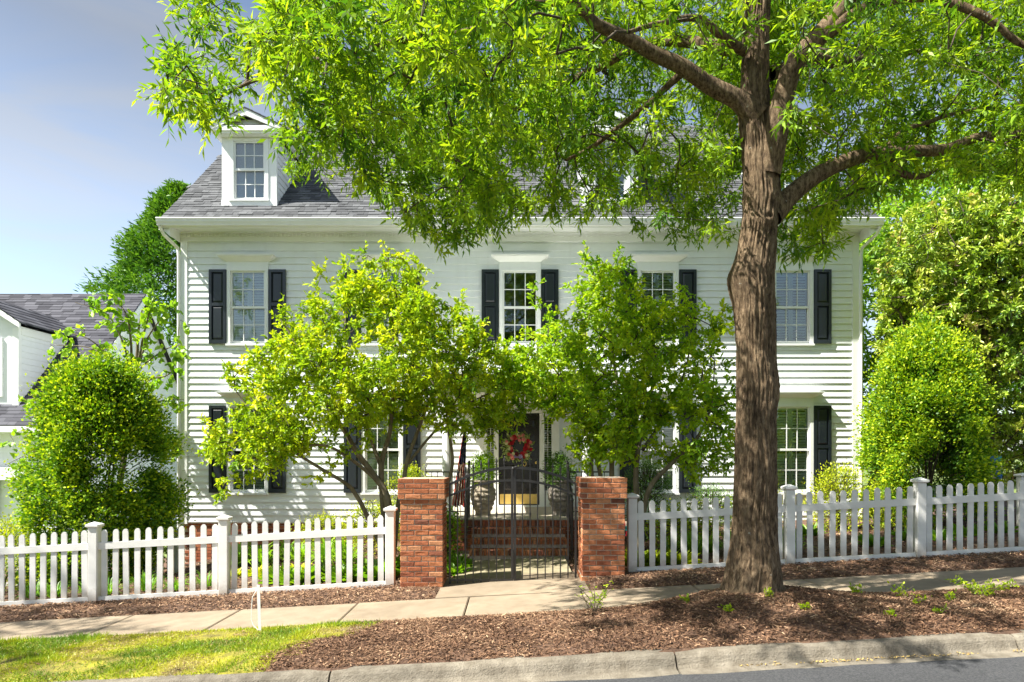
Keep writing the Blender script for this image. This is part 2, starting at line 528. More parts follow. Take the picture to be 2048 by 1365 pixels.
def tube_arrays(P, r, sides):
    n = len(P)
    T = np.gradient(P, axis=0)
    T /= np.linalg.norm(T, axis=1, keepdims=True) + 1e-9
    up = np.array([0.0, 1.0, 0.0]) if abs(T[0, 1]) < 0.9 else np.array([1.0, 0, 0])
    u = np.cross(T[0], up); u /= np.linalg.norm(u)
    V = []
    for i in range(n):
        u = u - T[i] * np.dot(u, T[i]); u /= np.linalg.norm(u) + 1e-9
        w = np.cross(T[i], u)
        a = np.arange(sides) * 2 * np.pi / sides
        V.append(P[i] + r[i] * (np.cos(a)[:, None] * u + np.sin(a)[:, None] * w))
    V = np.concatenate(V)
    i = np.arange(n - 1)[:, None] * sides
    k = np.arange(sides)[None, :]
    k2 = (k + 1) % sides
    Fq = np.stack([i + k, i + k2, i + sides + k2, i + sides + k], -1).reshape(-1, 4)
    return V, Fq

def catmull(P, r, per=6):
    P = np.array(P, float); r = np.array(r, float)
    Q = np.vstack([2 * P[0] - P[1], P, 2 * P[-1] - P[-2]])
    out, ro = [], []
    for i in range(len(P) - 1):
        p0, p1, p2, p3 = Q[i:i + 4]
        for t in np.linspace(0, 1, per, endpoint=False):
            out.append(0.5 * (2 * p1 + (p2 - p0) * t + (2 * p0 - 5 * p1 + 4 * p2 - p3) * t * t + (3 * p1 - p0 - 3 * p2 + p3) * t ** 3))
            ro.append(r[i] * (1 - t) + r[i + 1] * t)
    out.append(P[-1]); ro.append(r[-1])
    return np.array(out), np.array(ro)

def unit(v):
    return v / (np.linalg.norm(v, axis=-1, keepdims=True) + 1e-9)

def rand_dirs(n, zscale=1.0):
    v = rng.normal(size=(n, 3)); v[:, 2] *= zscale
    return unit(v)

def vnoise(P, seed=0):
    """cheap smooth 3-D value noise, 0..1"""
    P = np.asarray(P, float)
    i = np.floor(P).astype(np.int64); f = P - i
    f = f * f * (3 - 2 * f)
    def h(a, b, c):
        n = (a * 374761393 + b * 668265263 + c * 2147483647 + seed * 1274126177) & 0x7fffffff
        n = ((n ^ (n >> 13)) * 1274126177) & 0x7fffffff
        return ((n ^ (n >> 16)) & 0xffff) / 65535.0
    r = 0
    for dx in (0, 1):
        for dy in (0, 1):
            for dz in (0, 1):
                w = (f[..., 0] if dx else 1 - f[..., 0]) * (f[..., 1] if dy else 1 - f[..., 1]) * (f[..., 2] if dz else 1 - f[..., 2])
                r = r + w * h(i[..., 0] + dx, i[..., 1] + dy, i[..., 2] + dz)
    return r

def leaf_mesh(name, P, D, N, L, W, mat, tint, shape='rhomb', curl=0.12):
    """many leaves as one mesh. P bases, D directions, N blade normals"""
    D = unit(D)
    Sd = unit(np.cross(D, N))
    N2 = unit(np.cross(Sd, D))
    L = np.asarray(L)[:, None]; W = np.asarray(W)[:, None]
    tip = P + D * L - N2 * L * curl
    n = len(P)
    if shape == 'rhomb':
        a = P + D * L * 0.45 + Sd * W * 0.5
        b = P + D * L * 0.45 - Sd * W * 0.5
        V = np.stack([P, a, tip, b], 1).reshape(-1, 3)
        Fq = np.arange(n * 4).reshape(n, 4)
        k = 4
    elif shape == 'strap':
        m0 = P + D * L * 0.5 + np.array([0, 0, 1.0]) * L * 0.12
        tip = P + D * L - np.array([0, 0, 1.0]) * L * curl
        V = np.stack([P + Sd * W * 0.4, P - Sd * W * 0.4, m0 - Sd * W * 0.5, m0 + Sd * W * 0.5, tip - Sd * W * 0.08, tip + Sd * W * 0.08], 1).reshape(-1, 3)
        o = np.arange(n)[:, None] * 6
        Fq = np.concatenate([o + np.array([[0, 1, 2, 3]]), o + np.array([[3, 2, 4, 5]])])
        k = 6
    else:
        w1, w2 = {'oval': (0.42, 0.40), 'heart': (0.62, 0.36)}[shape]
        l1, l2 = {'oval': (0.28, 0.70), 'heart': (0.18, 0.66)}[shape]
        f = N2 * W * 0.16
        a1 = P + D * L * l1 + Sd * W * w1 + f
        a2 = P + D * L * l2 + Sd * W * w2 + f - N2 * L * curl * 0.4
        b1 = P + D * L * l1 - Sd * W * w1 + f
        b2 = P + D * L * l2 - Sd * W * w2 + f - N2 * L * curl * 0.4
        V = np.stack([P, a1, a2, tip, b2, b1], 1).reshape(-1, 3)
        o = np.arange(n)[:, None] * 6
        Fq = np.concatenate([o + np.array([[0, 1, 2, 3]]), o + np.array([[0, 3, 4, 5]])])
        k = 6
    return np_mesh(name, V, Fq, mat, np.repeat(tint, k))

def PX(px, py, Y):
    """photo pixel (2048 wide) seen at distance Y -> world point"""
    return np.array([(px - 1024.0) * Y / F, Y, CAM_H + (915.0 - py) * Y / F])

# ------------------------------------------------------------------ terrain
SL = 0.054
OAK = (2.52, 7.10)
def sstep(a, b, x):
    t = np.clip((x - a) / (b - a), 0, 1)
    return t * t * (3 - 2 * t)
def gz(X, Y):
    X = np.asarray(X, float); Y = np.asarray(Y, float)
    z = SL * np.clip(X, -18, 18)
    strip = sstep(5.88, 6.2, Y) * (1 - sstep(7.28, 7.5, Y))
    z = z + 0.045 * strip + 0.21 * strip * np.exp(-((X - OAK[0]) / 0.95) ** 2 - ((Y - 6.95) / 0.75) ** 2)
    z = z + 0.05 * sstep(8.6, 8.9, Y) * (1 - sstep(9.3, 9.9, Y)) * (np.abs(X) > 1.0)
    z = z - 0.28 * (1 - sstep(-8.0, -5.0, X)) * sstep(10.5, 13.5, Y)
    return z

xs = np.concatenate([[-600, -250, -120, -70], np.arange(-45, -16, 2.5), np.arange(-16, 16.01, 0.22), np.arange(18, 46, 2.5), [70, 120, 250, 600]])
ys = np.concatenate([[-600, -200, -60, -20, -5, 3, 5.60, 5.80], np.arange(5.86, 10.6, 0.12), np.arange(10.8, 17, 0.4), np.arange(18, 45, 3), [60, 120, 300, 800]])
GX, GY = np.meshgrid(xs, ys)
GZ = gz(GX, GY)
GZ = GZ + (vnoise(np.stack([GX * 3, GY * 3, GX * 0], -1), 3) - 0.5) * 0.035 * (GY > 5.9) * (np.abs(GX) < 17)
side = (GY > 7.42) & (GY < 8.68)
GZ = np.where(side, GZ - 0.05, GZ)
walkm = (np.abs(GX - 0.01) < 1.0) & (GY > 8.55) & (GY < 11.6)
GZ = np.where(walkm, GZ - 0.05, GZ)
GZ = np.where(GY < 5.83, SL * np.clip(GX, -18, 18) - 0.40, GZ)
nx, ny = len(xs), len(ys)
ii, jj = np.meshgrid(np.arange(nx - 1), np.arange(ny - 1))
a = (jj * nx + ii).ravel()
GF = np.stack([a, a + 1, a + nx + 1, a + nx], -1)
cx = (GX[:-1, :-1] + GX[1:, 1:]).ravel() / 2
cy = (GY[:-1, :-1] + GY[1:, 1:]).ravel() / 2
far = (np.abs(cx) > 13) | (cy > 17)
lawn = (cy > 5.83) & (cy < 7.46) & (cx < -1.9 + 0.33 * (cy - 6.6))
mi = np.where(far, 1, np.where(lawn, 2, 0))
gme = np_mesh('ground', np.stack([GX, GY, GZ], -1), GF, [M['soil'], M['far_grass'], M['turf']], smooth=True, mat_idx=mi)
tag(mesh_obj('ground', gme), 'brown mulched planting ground rising gently to one side', 'ground', kind='structure')

# road
mb = MB()
rx = [-300, -60, -18, -9, 0, 9, 18, 60, 300]
rv, rf = [], []
for x in rx:
    z = SL * max(-18, min(18, x)) - 0.122
    rv += [(x, -9.0, z), (x, 5.63, z)]
for i in range(len(rx) - 1):
    rf.append((2 * i, 2 * i + 2, 2 * i + 3, 2 * i + 1))
tag(mesh_obj('road', np_mesh('road', rv, rf, M['asphalt'])), 'dark asphalt street at the foot of the kerb', 'road', kind='structure')

# kerb: cast concrete lengths with a rounded nose and a gutter pan, open joints between
kerb = empty('kerb', (0, 0, 0))
tag(kerb, 'pale concrete kerb and gutter with open joints along the street', 'kerb', kind='structure')
prof = [(5.58, -0.125), (5.72, -0.112), (5.745, -0.085), (5.775, -0.03), (5.80, -0.006), (5.83, 0.004), (5.93, 0.006), (5.93, -0.35), (5.58, -0.35)]
def kerb_mesh(L, seed):
    nseg = 14
    vs, fs = [], []
    n = len(prof)
    for i in range(nseg + 1):
        x = L * i / nseg
        e = 0.012 if i in (0, nseg) else 0.0
        for k, (y, z) in enumerate(prof):
            j = (float(vnoise(np.array([x * 4 + seed * 9, y * 30, k * 0.7]), 5)) - 0.5) * 0.012 if k < 7 else 0
            vs.append((x, y + (e if k < 6 else 0) + j * 0.5, z - (e if 2 <= k < 7 else 0) + j * 0.5 + SL * x))
    for i in range(nseg):
        for k in range(n):
            k2 = (k + 1) % n
            fs.append((i * n + k, (i + 1) * n + k, (i + 1) * n + k2, i * n + k2))
    fs.append(list(range(n)))
    fs.append([nseg * n + k for k in range(n)][::-1])
    return np_mesh('kerb_stone', vs, fs, M['kerb'], smooth=False)
joints = [-10.37, -7.43, -4.49, -1.55, 1.39, 4.27, 7.21, 10.15, 13.1]
for i in range(len(joints) - 1):
    x0, x1 = joints[i] + 0.008, joints[i + 1] - 0.008
    mesh_obj('kerb_stone', kerb_mesh(x1 - x0, i), kerb, (x0, 0, SL * x0))

# sidewalk slabs
sidewalk = empty('sidewalk')
tag(sidewalk, 'tan concrete sidewalk slabs with tooled joints before the fence', 'sidewalk', kind='structure')
sj = [-12.0, -10.4, -9.0, -7.6, -6.18, -4.76, -3.41, -1.94, -0.535, 0.87, 2.27, 3.67, 5.07, 6.47, 7.87, 9.3, 10.7, 12.1]
for i in range(len(sj) - 1):
    x0, x1 = sj[i] + 0.007, sj[i + 1] - 0.007
    dz = random.uniform(-0.004, 0.004)
    mb = MB()
    c = 0.012
    def zz(x): return SL * x + 0.012 + dz
    o = [(x0, 7.5), (x1, 7.5), (x1, 8.6), (x0, 8.6)]
    inn = [(x0 + c, 7.5 + c), (x1 - c, 7.5 + c), (x1 - c, 8.6 - c), (x0 + c, 8.6 - c)]
    vs = [(x, y, zz(x) - 0.12) for x, y in o] + [(x, y, zz(x) - 0.01) for x, y in o] + [(x, y, zz(x)) for x, y in inn]
    fs = [(8, 9, 10, 11)] + [(k, (k + 1) % 4, 4 + (k + 1) % 4, 4 + k) for k in range(4)] + [(4 + k, 4 + (k + 1) % 4, 8 + (k + 1) % 4, 8 + k) for k in range(4)]
    mb.add(vs, fs)
    mb.build('slab', M['concrete'], sidewalk)

# front walk from the sidewalk to the steps
fw = empty('front_walk')
tag(fw, 'mossy concrete walk leading through the iron gate to the steps', 'path', kind='structure')
for (y0, y1) in ((8.612, 9.95), (9.962, 11.40)):
    mb = MB()
    xa, xb = (-0.97, 0.98) if y0 < 9 else (-0.84, 0.87)
    def zw(x, y): return SL * x * 0.9 + 0.012 + (y - 8.6) * 0.012
    o = [(xa, y0), (xb, y0), (xb, y1), (xa, y1)]
    vs = [(x, y, zw(x, y) - 0.12) for x, y in o] + [(x, y, zw(x, y)) for x, y in o]
    mb.add(vs, [(4, 5, 6, 7)] + [(k, (k + 1) % 4, 4 + (k + 1) % 4, 4 + k) for k in range(4)])
    mb.build('slab', M['walk'] if y0 > 9 else M['concrete'], fw)


# ------------------------------------------------------------------ the house
def part(mb, name, mats, root, **k):
    o = mb.build(name, mats, root, **k)
    o.location = -Vector(root.location)
    return o

WY = 15.2                      # front wall plane
HX0, HX1 = -7.34, 7.69
HCX = 0.178
RY, RZ = 19.55, 11.2           # ridge
EY, EZ = 14.62, 6.83           # eave
RS = (RZ - EZ) / (RY - EY)
house = empty('house', (HCX, WY, 0))
tag(house, 'large white clapboard house with black shutters and roof dormers', 'house')

WIN = []     # (cx, casing x0, x1, sill bottom, frieze top)
bays = [-5.87, -2.88, 0.178, 3.24, 6.23]
CW = 0.92
up = dict(z0=4.28, z1=5.86)
lo = dict(z0=0.97, z1=2.84)
openings = []
for b in bays:
    openings.append((b, up['z0'], up['z1'], b != bays[2]))
for b in (bays[0], bays[1], bays[3], bays[4]):
    openings.append((b, lo['z0'], lo['z1'], True))
DX0, DX1, DZ0, DZ1 = -0.60, 0.93, 0.64, 2.84       # doorway surround
holes = [(cx - 0.40, cx + 0.40, z0, z1) for cx, z0, z1, _ in openings] + [(DX0, DX1, DZ0, DZ1 - 0.05)]

# walls: backing sheet with real openings, sides, back and gables
mb = MB()
def holed_wall(mb, x0, x1, z0, z1, y, holes):
    X = sorted({x0, x1} | {h[0] for h in holes} | {h[1] for h in holes})
    Z = sorted({z0, z1} | {h[2] for h in holes} | {h[3] for h in holes})
    for i in range(len(X) - 1):
        for j in range(len(Z) - 1):
            mx, mz = (X[i] + X[i + 1]) / 2, (Z[j] + Z[j + 1]) / 2
            if any(h[0] < mx < h[1] and h[2] < mz < h[3] for h in holes):
                continue
            mb.add([(X[i], y, Z[j]), (X[i + 1], y, Z[j]), (X[i + 1], y, Z[j + 1]), (X[i], y, Z[j + 1])], [(0, 1, 2, 3)])
holed_wall(mb, HX0, HX1, 0.27, 6.80, WY, holes)
BYk = 23.9
for x in (HX0, HX1):
    mb.add([(x, WY, 0.27), (x, BYk, 0.27), (x, BYk, 6.8), (x, RY, RZ - 0.12), (x, WY, 6.8)], [(0, 1, 2, 3, 4)])
mb.add([(HX0, BYk, 0.27), (HX1, BYk, 0.27), (HX1, BYk, 6.8), (HX0, BYk, 6.8)], [(0, 1, 2, 3)])
mb.add([(HX0, WY, 6.79), (HX1, WY, 6.79), (HX1, BYk, 6.79), (HX0, BYk, 6.79)], [(0, 1, 2, 3)])
wall = part(mb, 'wall', M['siding'], house)
# rooms behind the glass
mb = MB()
mb.box(HX0 + 0.05, HX1 - 0.05, WY + 1.6, WY + 1.65, 0.3, 6.7)
mb.box(HX0 + 0.05, HX1 - 0.05, WY + 0.3, WY + 1.59, 3.35, 3.45)
mb.box(HX0 + 0.05, HX1 - 0.05, WY + 0.3, WY + 1.59, 0.32, 0.40)
mb.build('room', M['interior'], wall)

# clapboards: each board its own piece, lapped over the one below
EXPO = 0.147
cme = np_mesh('clapboard', [(0, -0.034, 0), (1, -0.034, 0), (1, -0.003, 0), (0, -0.003, 0), (0, -0.008, EXPO + 0.012), (1, -0.008, EXPO + 0.012), (1, -0.003, EXPO + 0.012), (0, -0.003, EXPO + 0.012)],
              [(0, 3, 2, 1), (4, 5, 6, 7), (0, 1, 5, 4), (1, 2, 6, 5), (3, 0, 4, 7)], M['siding'])
block = [(cx - CW / 2, cx + CW / 2, z0 - 0.045, z1 + (0.30 if z0 > 3 else 0.27)) for cx, z0, z1, _ in openings] + [(DX0 - 0.02, DX1 + 0.02, 0.5, 3.0)]
nrow = int((6.52 - 0.30) / EXPO) + 1
for r in range(nrow):
    z = 0.30 + r * EXPO
    if z > 6.45: break
    segs = [(HX0 + 0.125, HX1 - 0.125)]
    for b in block:
        if b[2] < z + EXPO * 0.7 and b[3] > z + EXPO * 0.3:
            new = []
            for s0, s1 in segs:
                if b[1] <= s0 or b[0] >= s1:
                    new.append((s0, s1))
                else:
                    if b[0] > s0: new.append((s0, b[0]))
                    if b[1] < s1: new.append((b[1], s1))
            segs = new
    for s0, s1 in segs:
        if s1 - s0 > 1.9 and s1 - s0 < 8 and random.random() < 0.22:
            j = s0 + (s1 - s0) * random.uniform(0.3, 0.7)
            pieces = [(s0, j - 0.002), (j + 0.002, s1)]
        elif s1 - s0 > 8:
            j = s0 + (s1 - s0) * random.choice((0.27, 0.38, 0.55, 0.66, 0.74))
            pieces = [(s0, j - 0.002), (j + 0.002, s1)]
        else:
            pieces = [(s0, s1)]
        for p0, p1 in pieces:
            mesh_obj('clapboard', cme, wall, (p0, WY, z + random.uniform(-0.0015, 0.0015)), (random.uniform(-0.004, 0.004), 0, 0), (p1 - p0, 1, 1))

# trim: corner boards, frieze, dentils, soffit, water table
mb = MB()
for x0, x1 in ((HX0 - 0.02, HX0 + 0.125), (HX1 - 0.125, HX1 + 0.02)):
    mb.box(x0, x1, WY - 0.042, WY + 0.09, 0.26, 6.53)
mb.box(HX0 - 0.02, HX1 + 0.02, WY - 0.044, WY + 0.02, 6.532, 6.735)
mb.box(HX0 - 0.02, HX1 + 0.02, WY - 0.083, WY - 0.0445, 6.70, 6.735)
part(mb, 'corner_trim', M['trim'], house)
mb = MB()
x = HX0 + 0.05
while x < HX1 - 0.05:
    mb.box(x, x + 0.045, WY - 0.066, WY - 0.0445, 6.640, 6.698)
    x += 0.085
o = part(mb, 'dentils', M['trim'], house); o['kind'] = 'stuff'
mb = MB()
mb.box(HX0 - 0.19, HX1 + 0.19, EY + 0.04, WY + 0.02, 6.736, 6.775)
mb.box(HX0 - 0.19, HX1 + 0.19, EY + 0.015, EY + 0.039, 6.665, 6.80)
for s, x0, x1 in ((-1, HX0 - 0.21, HX0 - 0.021), (1, HX1 + 0.021, HX1 + 0.21)):      # boxed eave return, sloping underside
    mb.prism([(x0, 6.735), (x1, 6.735), (x1 if s < 0 else x0, 6.50), (x0 if s < 0 else x1, 6.66)] if s < 0 else
             [(x0, 6.735), (x1, 6.735), (x1, 6.66), (x0, 6.50)], 'y', EY + 0.06, WY + 0.3)
part(mb, 'soffit', M['trim'], house)
# gutter with an ogee front
mb = MB()
gp = [(EY + 0.012, 6.845), (EY - 0.115, 6.845), (EY - 0.120, 6.825), (EY - 0.108, 6.80), (EY - 0.10, 6.76), (EY - 0.075, 6.72), (EY - 0.07, 6.69), (EY + 0.012, 6.685)]
mb.prism(gp, 'x', HX0 - 0.235, HX1 + 0.235)
part(mb, 'gutter', M['gutter'], house)
for x in (HX0 - 0.055, HX1 + 0.055):
    s = -1 if x < 0 else 1
    mb = MB()
    mb.tube([(x + s * 0.13, EY - 0.04, 6.68), (x + s * 0.12, EY + 0.10, 6.55), (x + s * 0.02, WY - 0.06, 6.38), (x, WY - 0.05, 6.2), (x, WY - 0.05, 0.0)], 0.036, 8)
    part(mb, 'downspout', M['gutter'], house)
# brick foundation under the boards
mb = MB()
mb.box(HX0 + 0.03, HX1 - 0.03, WY + 0.022, WY + 0.2, -1.2, 0.268, 0, 0.4)
bme = []
z = -0.95
row = 0
while z < 0.24:
    x = HX0 + 0.03 + (0.1 if row % 2 else 0)
    while x < HX1 - 0.2:
        mb.box(x, x + 0.195, WY + 0.004, WY + 0.0215, z, z + 0.058, 1, float(rng.random()))
        x += 0.206
    z += 0.069; row += 1
o = part(mb, 'foundation', [M['mortar'], M['brick_mass']], house, tint=True); o['kind'] = 'stuff'

# ---- windows
pane_me = np_mesh('pane', [(-0.5, 0, 0), (0.5, 0, 0), (0.5, 0, 1), (-0.5, 0, 1), (-0.5, 0.004, 0), (0.5, 0.004, 0), (0.5, 0.004, 1), (-0.5, 0.004, 1)], BOXF, M['glass'])
def sash(mb, x0, x1, y, z0, z1, st=0.035, d=0.035, bot=0.05):
    mb.box(x0, x0 + st, y, y + d, z0, z1)
    mb.box(x1 - st, x1, y, y + d, z0, z1)
    mb.box(x0 + st, x1 - st, y + 0.001, y + d, z1 - 0.035, z1)
    mb.box(x0 + st, x1 - st, y + 0.001, y + d, z0, z0 + bot)
def add_panes(win, gx0, gx1, gz0, gz1, y, rows, cols=3):
    mbm = MB()
    for c in range(1, cols):
        x = gx0 + (gx1 - gx0) * c / cols
        mbm.box(x - 0.009, x + 0.009, y - 0.012, y - 0.001, gz0, gz1)
    for r in range(1, rows):
        z = gz0 + (gz1 - gz0) * r / rows
        mbm.box(gx0, gx1, y - 0.0105, y - 0.002, z - 0.009, z + 0.009)
    mbm.build('muntin', M['trim'], win)
    pw, ph = (gx1 - gx0) / cols, (gz1 - gz0) / rows
    for c in range(cols):
        for r in range(rows):
            mesh_obj('pane', pane_me, win, (gx0 + pw * (c + 0.5), y, gz0 + ph * r + 0.001), (0, 0, random.uniform(-0.006, 0.006)), (pw * 0.998, 1, ph * 0.998))
def louvres(win, x0, x1, z0, z1, y, tilt=0.6, pitch=0.062):
    """plantation shutters: two framed panels of tilted slats"""
    mbm = MB()
    xm = (x0 + x1) / 2
    for a, b in ((x0, xm - 0.002), (xm + 0.002, x1)):
        mbm.box(a, a + 0.045, y, y + 0.025, z0, z1); mbm.box(b - 0.045, b, y, y + 0.025, z0, z1)
        zm = (z0 + z1) / 2
        for q0, q1 in ((z0, z0 + 0.06), (zm - 0.035, zm + 0.035), (z1 - 0.06, z1)):
            mbm.box(a + 0.045, b - 0.045, y + 0.001, y + 0.024, q0, q1)
        z = z0 + 0.09
        while z < z1 - 0.07:
            if abs(z - zm) > 0.06:
                h = 0.030
                mbm.add([(a + 0.045, y - 0.004, z - h * tilt), (b - 0.045, y - 0.004, z - h * tilt), (b - 0.045, y + 0.030, z + h * tilt), (a + 0.045, y + 0.030, z + h * tilt),
                         (a + 0.045, y - 0.006, z - h * tilt + 0.006), (b - 0.045, y - 0.006, z - h * tilt + 0.006), (b - 0.045, y + 0.028, z + h * tilt + 0.006), (a + 0.045, y + 0.028, z + h * tilt + 0.006)], BOXF)
            z += pitch
    o = mbm.build('louvre', M['blind'], win)
    o['kind'] = 'stuff'

def window(cx, z0, z1, blinds, tilt):
    c0, c1 = cx - CW / 2, cx + CW / 2
    mb = MB()
    mb.box(c0, c0 + 0.075, WY - 0.058, WY + 0.10, z0 - 0.02, z1 + 0.02)           # casing
    mb.box(c1 - 0.075, c1, WY - 0.058, WY + 0.10, z0 - 0.02, z1 + 0.02)
    mb.box(c0, c1, WY - 0.060, WY + 0.10, z1 + 0.0205, z1 + 0.075)
    mb.box(c0 - 0.001, c1 + 0.001, WY - 0.054, WY + 0.04, z1 + 0.0755, z1 + 0.215)       # frieze board
    win = part(mb, 'window', M['trim'], house)
    mb = MB()                                                            # cornice cap, cyma profile with returns
    za = z1 + 0.216
    w0, w1 = c0 - 0.005, c1 + 0.005
    steps = [(0.0, 0.0), (0.030, 0.022), (0.065, 0.040), (0.115, 0.072), (0.150, 0.090), (0.150, 0.104), (0.17, 0.106), (0.17, 0.122)]
    vs, fs = [], []
    for (o_, h) in steps:
        vs += [(w0 - o_, WY, za + h), (w0 - o_, WY - 0.062 - o_, za + h), (w1 + o_, WY - 0.062 - o_, za + h), (w1 + o_, WY, za + h)]
    for k in range(len(steps) - 1):
        for i in range(3):
            fs.append((k * 4 + i, k * 4 + i + 1, k * 4 + 5 + i, k * 4 + 4 + i))
    n4 = (len(steps) - 1) * 4
    fs.append((n4, n4 + 1, n4 + 2, n4 + 3))
    fs.append((3, 2, 1, 0))
    mb.add(vs, fs)
    mb.build('window_cap', M['trim'], win)
    mb = MB()
    mb.box(c0 - 0.02, c1 + 0.02, WY - 0.078, WY + 0.06, z0 - 0.062, z0 - 0.0205)
    mb.build('sill', M['trim'], win)
    g0, g1 = c0 + 0.076, c1 - 0.076
    zm = (z0 + z1) / 2
    mb = MB(); sash(mb, g0, g1, WY - 0.018, zm - 0.02, z1 + 0.02); mb.build('upper_sash', M['trim'], win)
    mb = MB(); sash(mb, g0, g1, WY + 0.020, z0 - 0.02, zm + 0.02, bot=0.07); mb.build('lower_sash', M['trim'], win)
    add_panes(win, g0 + 0.035, g1 - 0.035, zm + 0.03, z1 - 0.015, WY + 0.001, 2)
    add_panes(win, g0 + 0.035, g1 - 0.035, z0 + 0.05, zm - 0.016, WY + 0.038, 2)
    if blinds:
        louvres(win, g0, g1, z0 - 0.01, z1 + 0.01, WY + 0.070, tilt)
    # shutters, one each side
    for s in (-1, 1):
        x0 = c0 - 0.392 if s < 0 else c1 + 0.012
        x1 = x0 + 0.38
        zt, zb = z1 + 0.045, z0 - 0.02
        y0, y1 = WY - 0.074, WY - 0.036
        mb = MB()
        mb.box(x0, x0 + 0.062, y0, y1, zb, zt); mb.box(x1 - 0.062, x1, y0, y1, zb, zt)
        zmid = zb + (zt - zb) * 0.53
        for q0, q1 in ((zb, zb + 0.085), (zmid - 0.035, zmid + 0.035), (zt - 0.06, zt)):
            mb.box(x0 + 0.062, x1 - 0.062, y0 + 0.001, y1, q0, q1)
        sh = part(mb, 'shutter', M['shutter'], house)
        for q0, q1 in ((zb + 0.085, zmid - 0.035), (zmid + 0.035, zt - 0.06)):       # raised panels
            a0, a1 = x0 + 0.062, x1 - 0.062
            ch = 0.030
            mb = MB()
            mb.add([(a0, y1 - 0.010, q0), (a1, y1 - 0.010, q0), (a1, y1 - 0.010, q1), (a0, y1 - 0.010, q1),
                    (a0 + ch * 0.5, y1 - 0.012, q0 + ch * 0.5), (a1 - ch * 0.5, y1 - 0.012, q0 + ch * 0.5), (a1 - ch * 0.5, y1 - 0.012, q1 - ch * 0.5), (a0 + ch * 0.5, y1 - 0.012, q1 - ch * 0.5),
                    (a0 + ch * 1.5, y0 + 0.006, q0 + ch * 1.5), (a1 - ch * 1.5, y0 + 0.006, q0 + ch * 1.5), (a1 - ch * 1.5, y0 + 0.006, q1 - ch * 1.5), (a0 + ch * 1.5, y0 + 0.006, q1 - ch * 1.5)],
                   [(0, 1, 5, 4), (1, 2, 6, 5), (2, 3, 7, 6), (3, 0, 4, 7), (4, 5, 9, 8), (5, 6, 10, 9), (6, 7, 11, 10), (7, 4, 8, 11), (8, 9, 10, 11)])
            mb.build('panel', M['shutter'], sh)
    return win
for i, (cx, z0, z1, bl) in enumerate(openings):
    window(cx, z0, z1, bl, (0.9, 0.8, 0.5, 0.75, 0.7, 0.75, 0.8, 0.8, 0.75)[i])

# ---- main roof
mb = MB()
ov = 0.20
for y0, z0, y1, z1 in ((EY - 0.03, EZ - 0.02, RY, RZ - 0.02), (RY, RZ - 0.02, 24.5, 6.81)):
    mb.add([(HX0 - ov, y0, z0), (HX1 + ov, y0, z0), (HX1 + ov, y1, z1), (HX0 - ov, y1, z1),
            (HX0 - ov, y0, z0 - 0.06), (HX1 + ov, y0, z0 - 0.06), (HX1 + ov, y1, z1 - 0.06), (HX0 - ov, y1, z1 - 0.06)],
           [(0, 1, 2, 3), (4, 7, 6, 5), (0, 4, 5, 1), (3, 2, 6, 7), (0, 3, 7, 4), (1, 5, 6, 2)])
roof = part(mb, 'roof', M['felt'], house)
mb = MB()                                     # rake boards on the gable ends
for x0, x1 in ((HX0 - ov - 0.025, HX0 - ov + 0.02), (HX1 + ov - 0.02, HX1 + ov + 0.025)):
    mb.prism([(EY, EZ - 0.22), (RY, RZ - 0.24), (RY, RZ - 0.085), (EY, EZ - 0.085)], 'x', x0, x1)
part(mb, 'rake_board', M['trim'], house)
# shingle tabs, lapped courses; the ones that show largest are pieces, the rest one mass
sl = math.atan(RS)
slen = math.hypot(RY - EY, RZ - EZ)
ex = 0.142
tabs = []
r = 0
while r * ex < slen - 0.02:
    x = HX0 - ov - random.uniform(0, 0.2)
    while x < HX1 + ov:
        w = random.choice((0.11, 0.15, 0.2, 0.27)) * random.uniform(0.85, 1.15)
        tabs.append((r, x, w, random.random()))
        x += w + 0.004
    r += 1
cs, sn = math.cos(sl), math.sin(sl)
def tab_verts(r, x, w, t):
    lift = 0.010 + 0.016 * t
    x0, x1 = max(x, HX0 - ov - 0.02), min(x + w, HX1 + ov + 0.02)
    s0, s1 = r * ex - 0.02 - 0.012 * (t > 0.6), (r + 1) * ex + 0.03
    def P(x, s, h): return (x, EY + s * cs - h * sn, EZ + s * sn + h * cs)
    return [P(x0, s0, 0.001), P(x1, s0, 0.001), P(x1, s1, 0.0), P(x0, s1, 0.0), P(x0, s0, lift), P(x1, s0, lift), P(x1, s1, 0.004), P(x0, s1, 0.004)]
TF = [(4, 5, 6, 7), (0, 1, 5, 4), (1, 2, 6, 5), (3, 0, 4, 7)]
shown = [i for i, (r, x, w, t) in enumerate(tabs) if r < 13 and x < -2.6 and not (-6.3 < x < -5.5 and r > 3)]
shown.sort(key=lambda i: (tabs[i][0] // 3, abs(tabs[i][1] + 7)))
shown = set(shown[:300])
mb = MB()
for i, tb in enumerate(tabs):
    if i in shown:
        m1 = MB(); m1.add(tab_verts(*tb), TF, 0, float(rng.random()))
        m1.build('shingle', M['shingle'], roof, tint=True)
    else:
        mb.add(tab_verts(*tb), TF, 0, float(rng.random()))
o = mb.build('shingle_field', M['shingle'], roof, tint=True); o['kind'] = 'stuff'
mb = MB()
x = HX0 - ov
while x < HX1 + ov - 0.1:                      # ridge caps
    mb.add([(x, RY - 0.16, RZ - 0.12), (x, RY, RZ + 0.02), (x, RY + 0.16, RZ - 0.12), (x + 0.27, RY - 0.16, RZ - 0.13), (x + 0.27, RY, RZ + 0.01), (x + 0.27, RY + 0.16, RZ - 0.13)],
           [(0, 3, 4, 1), (1, 4, 5, 2)], 0, float(rng.random()))
    x += 0.2
o = mb.build('ridge_cap', M['shingle'], roof, tint=True); o['kind'] = 'stuff'

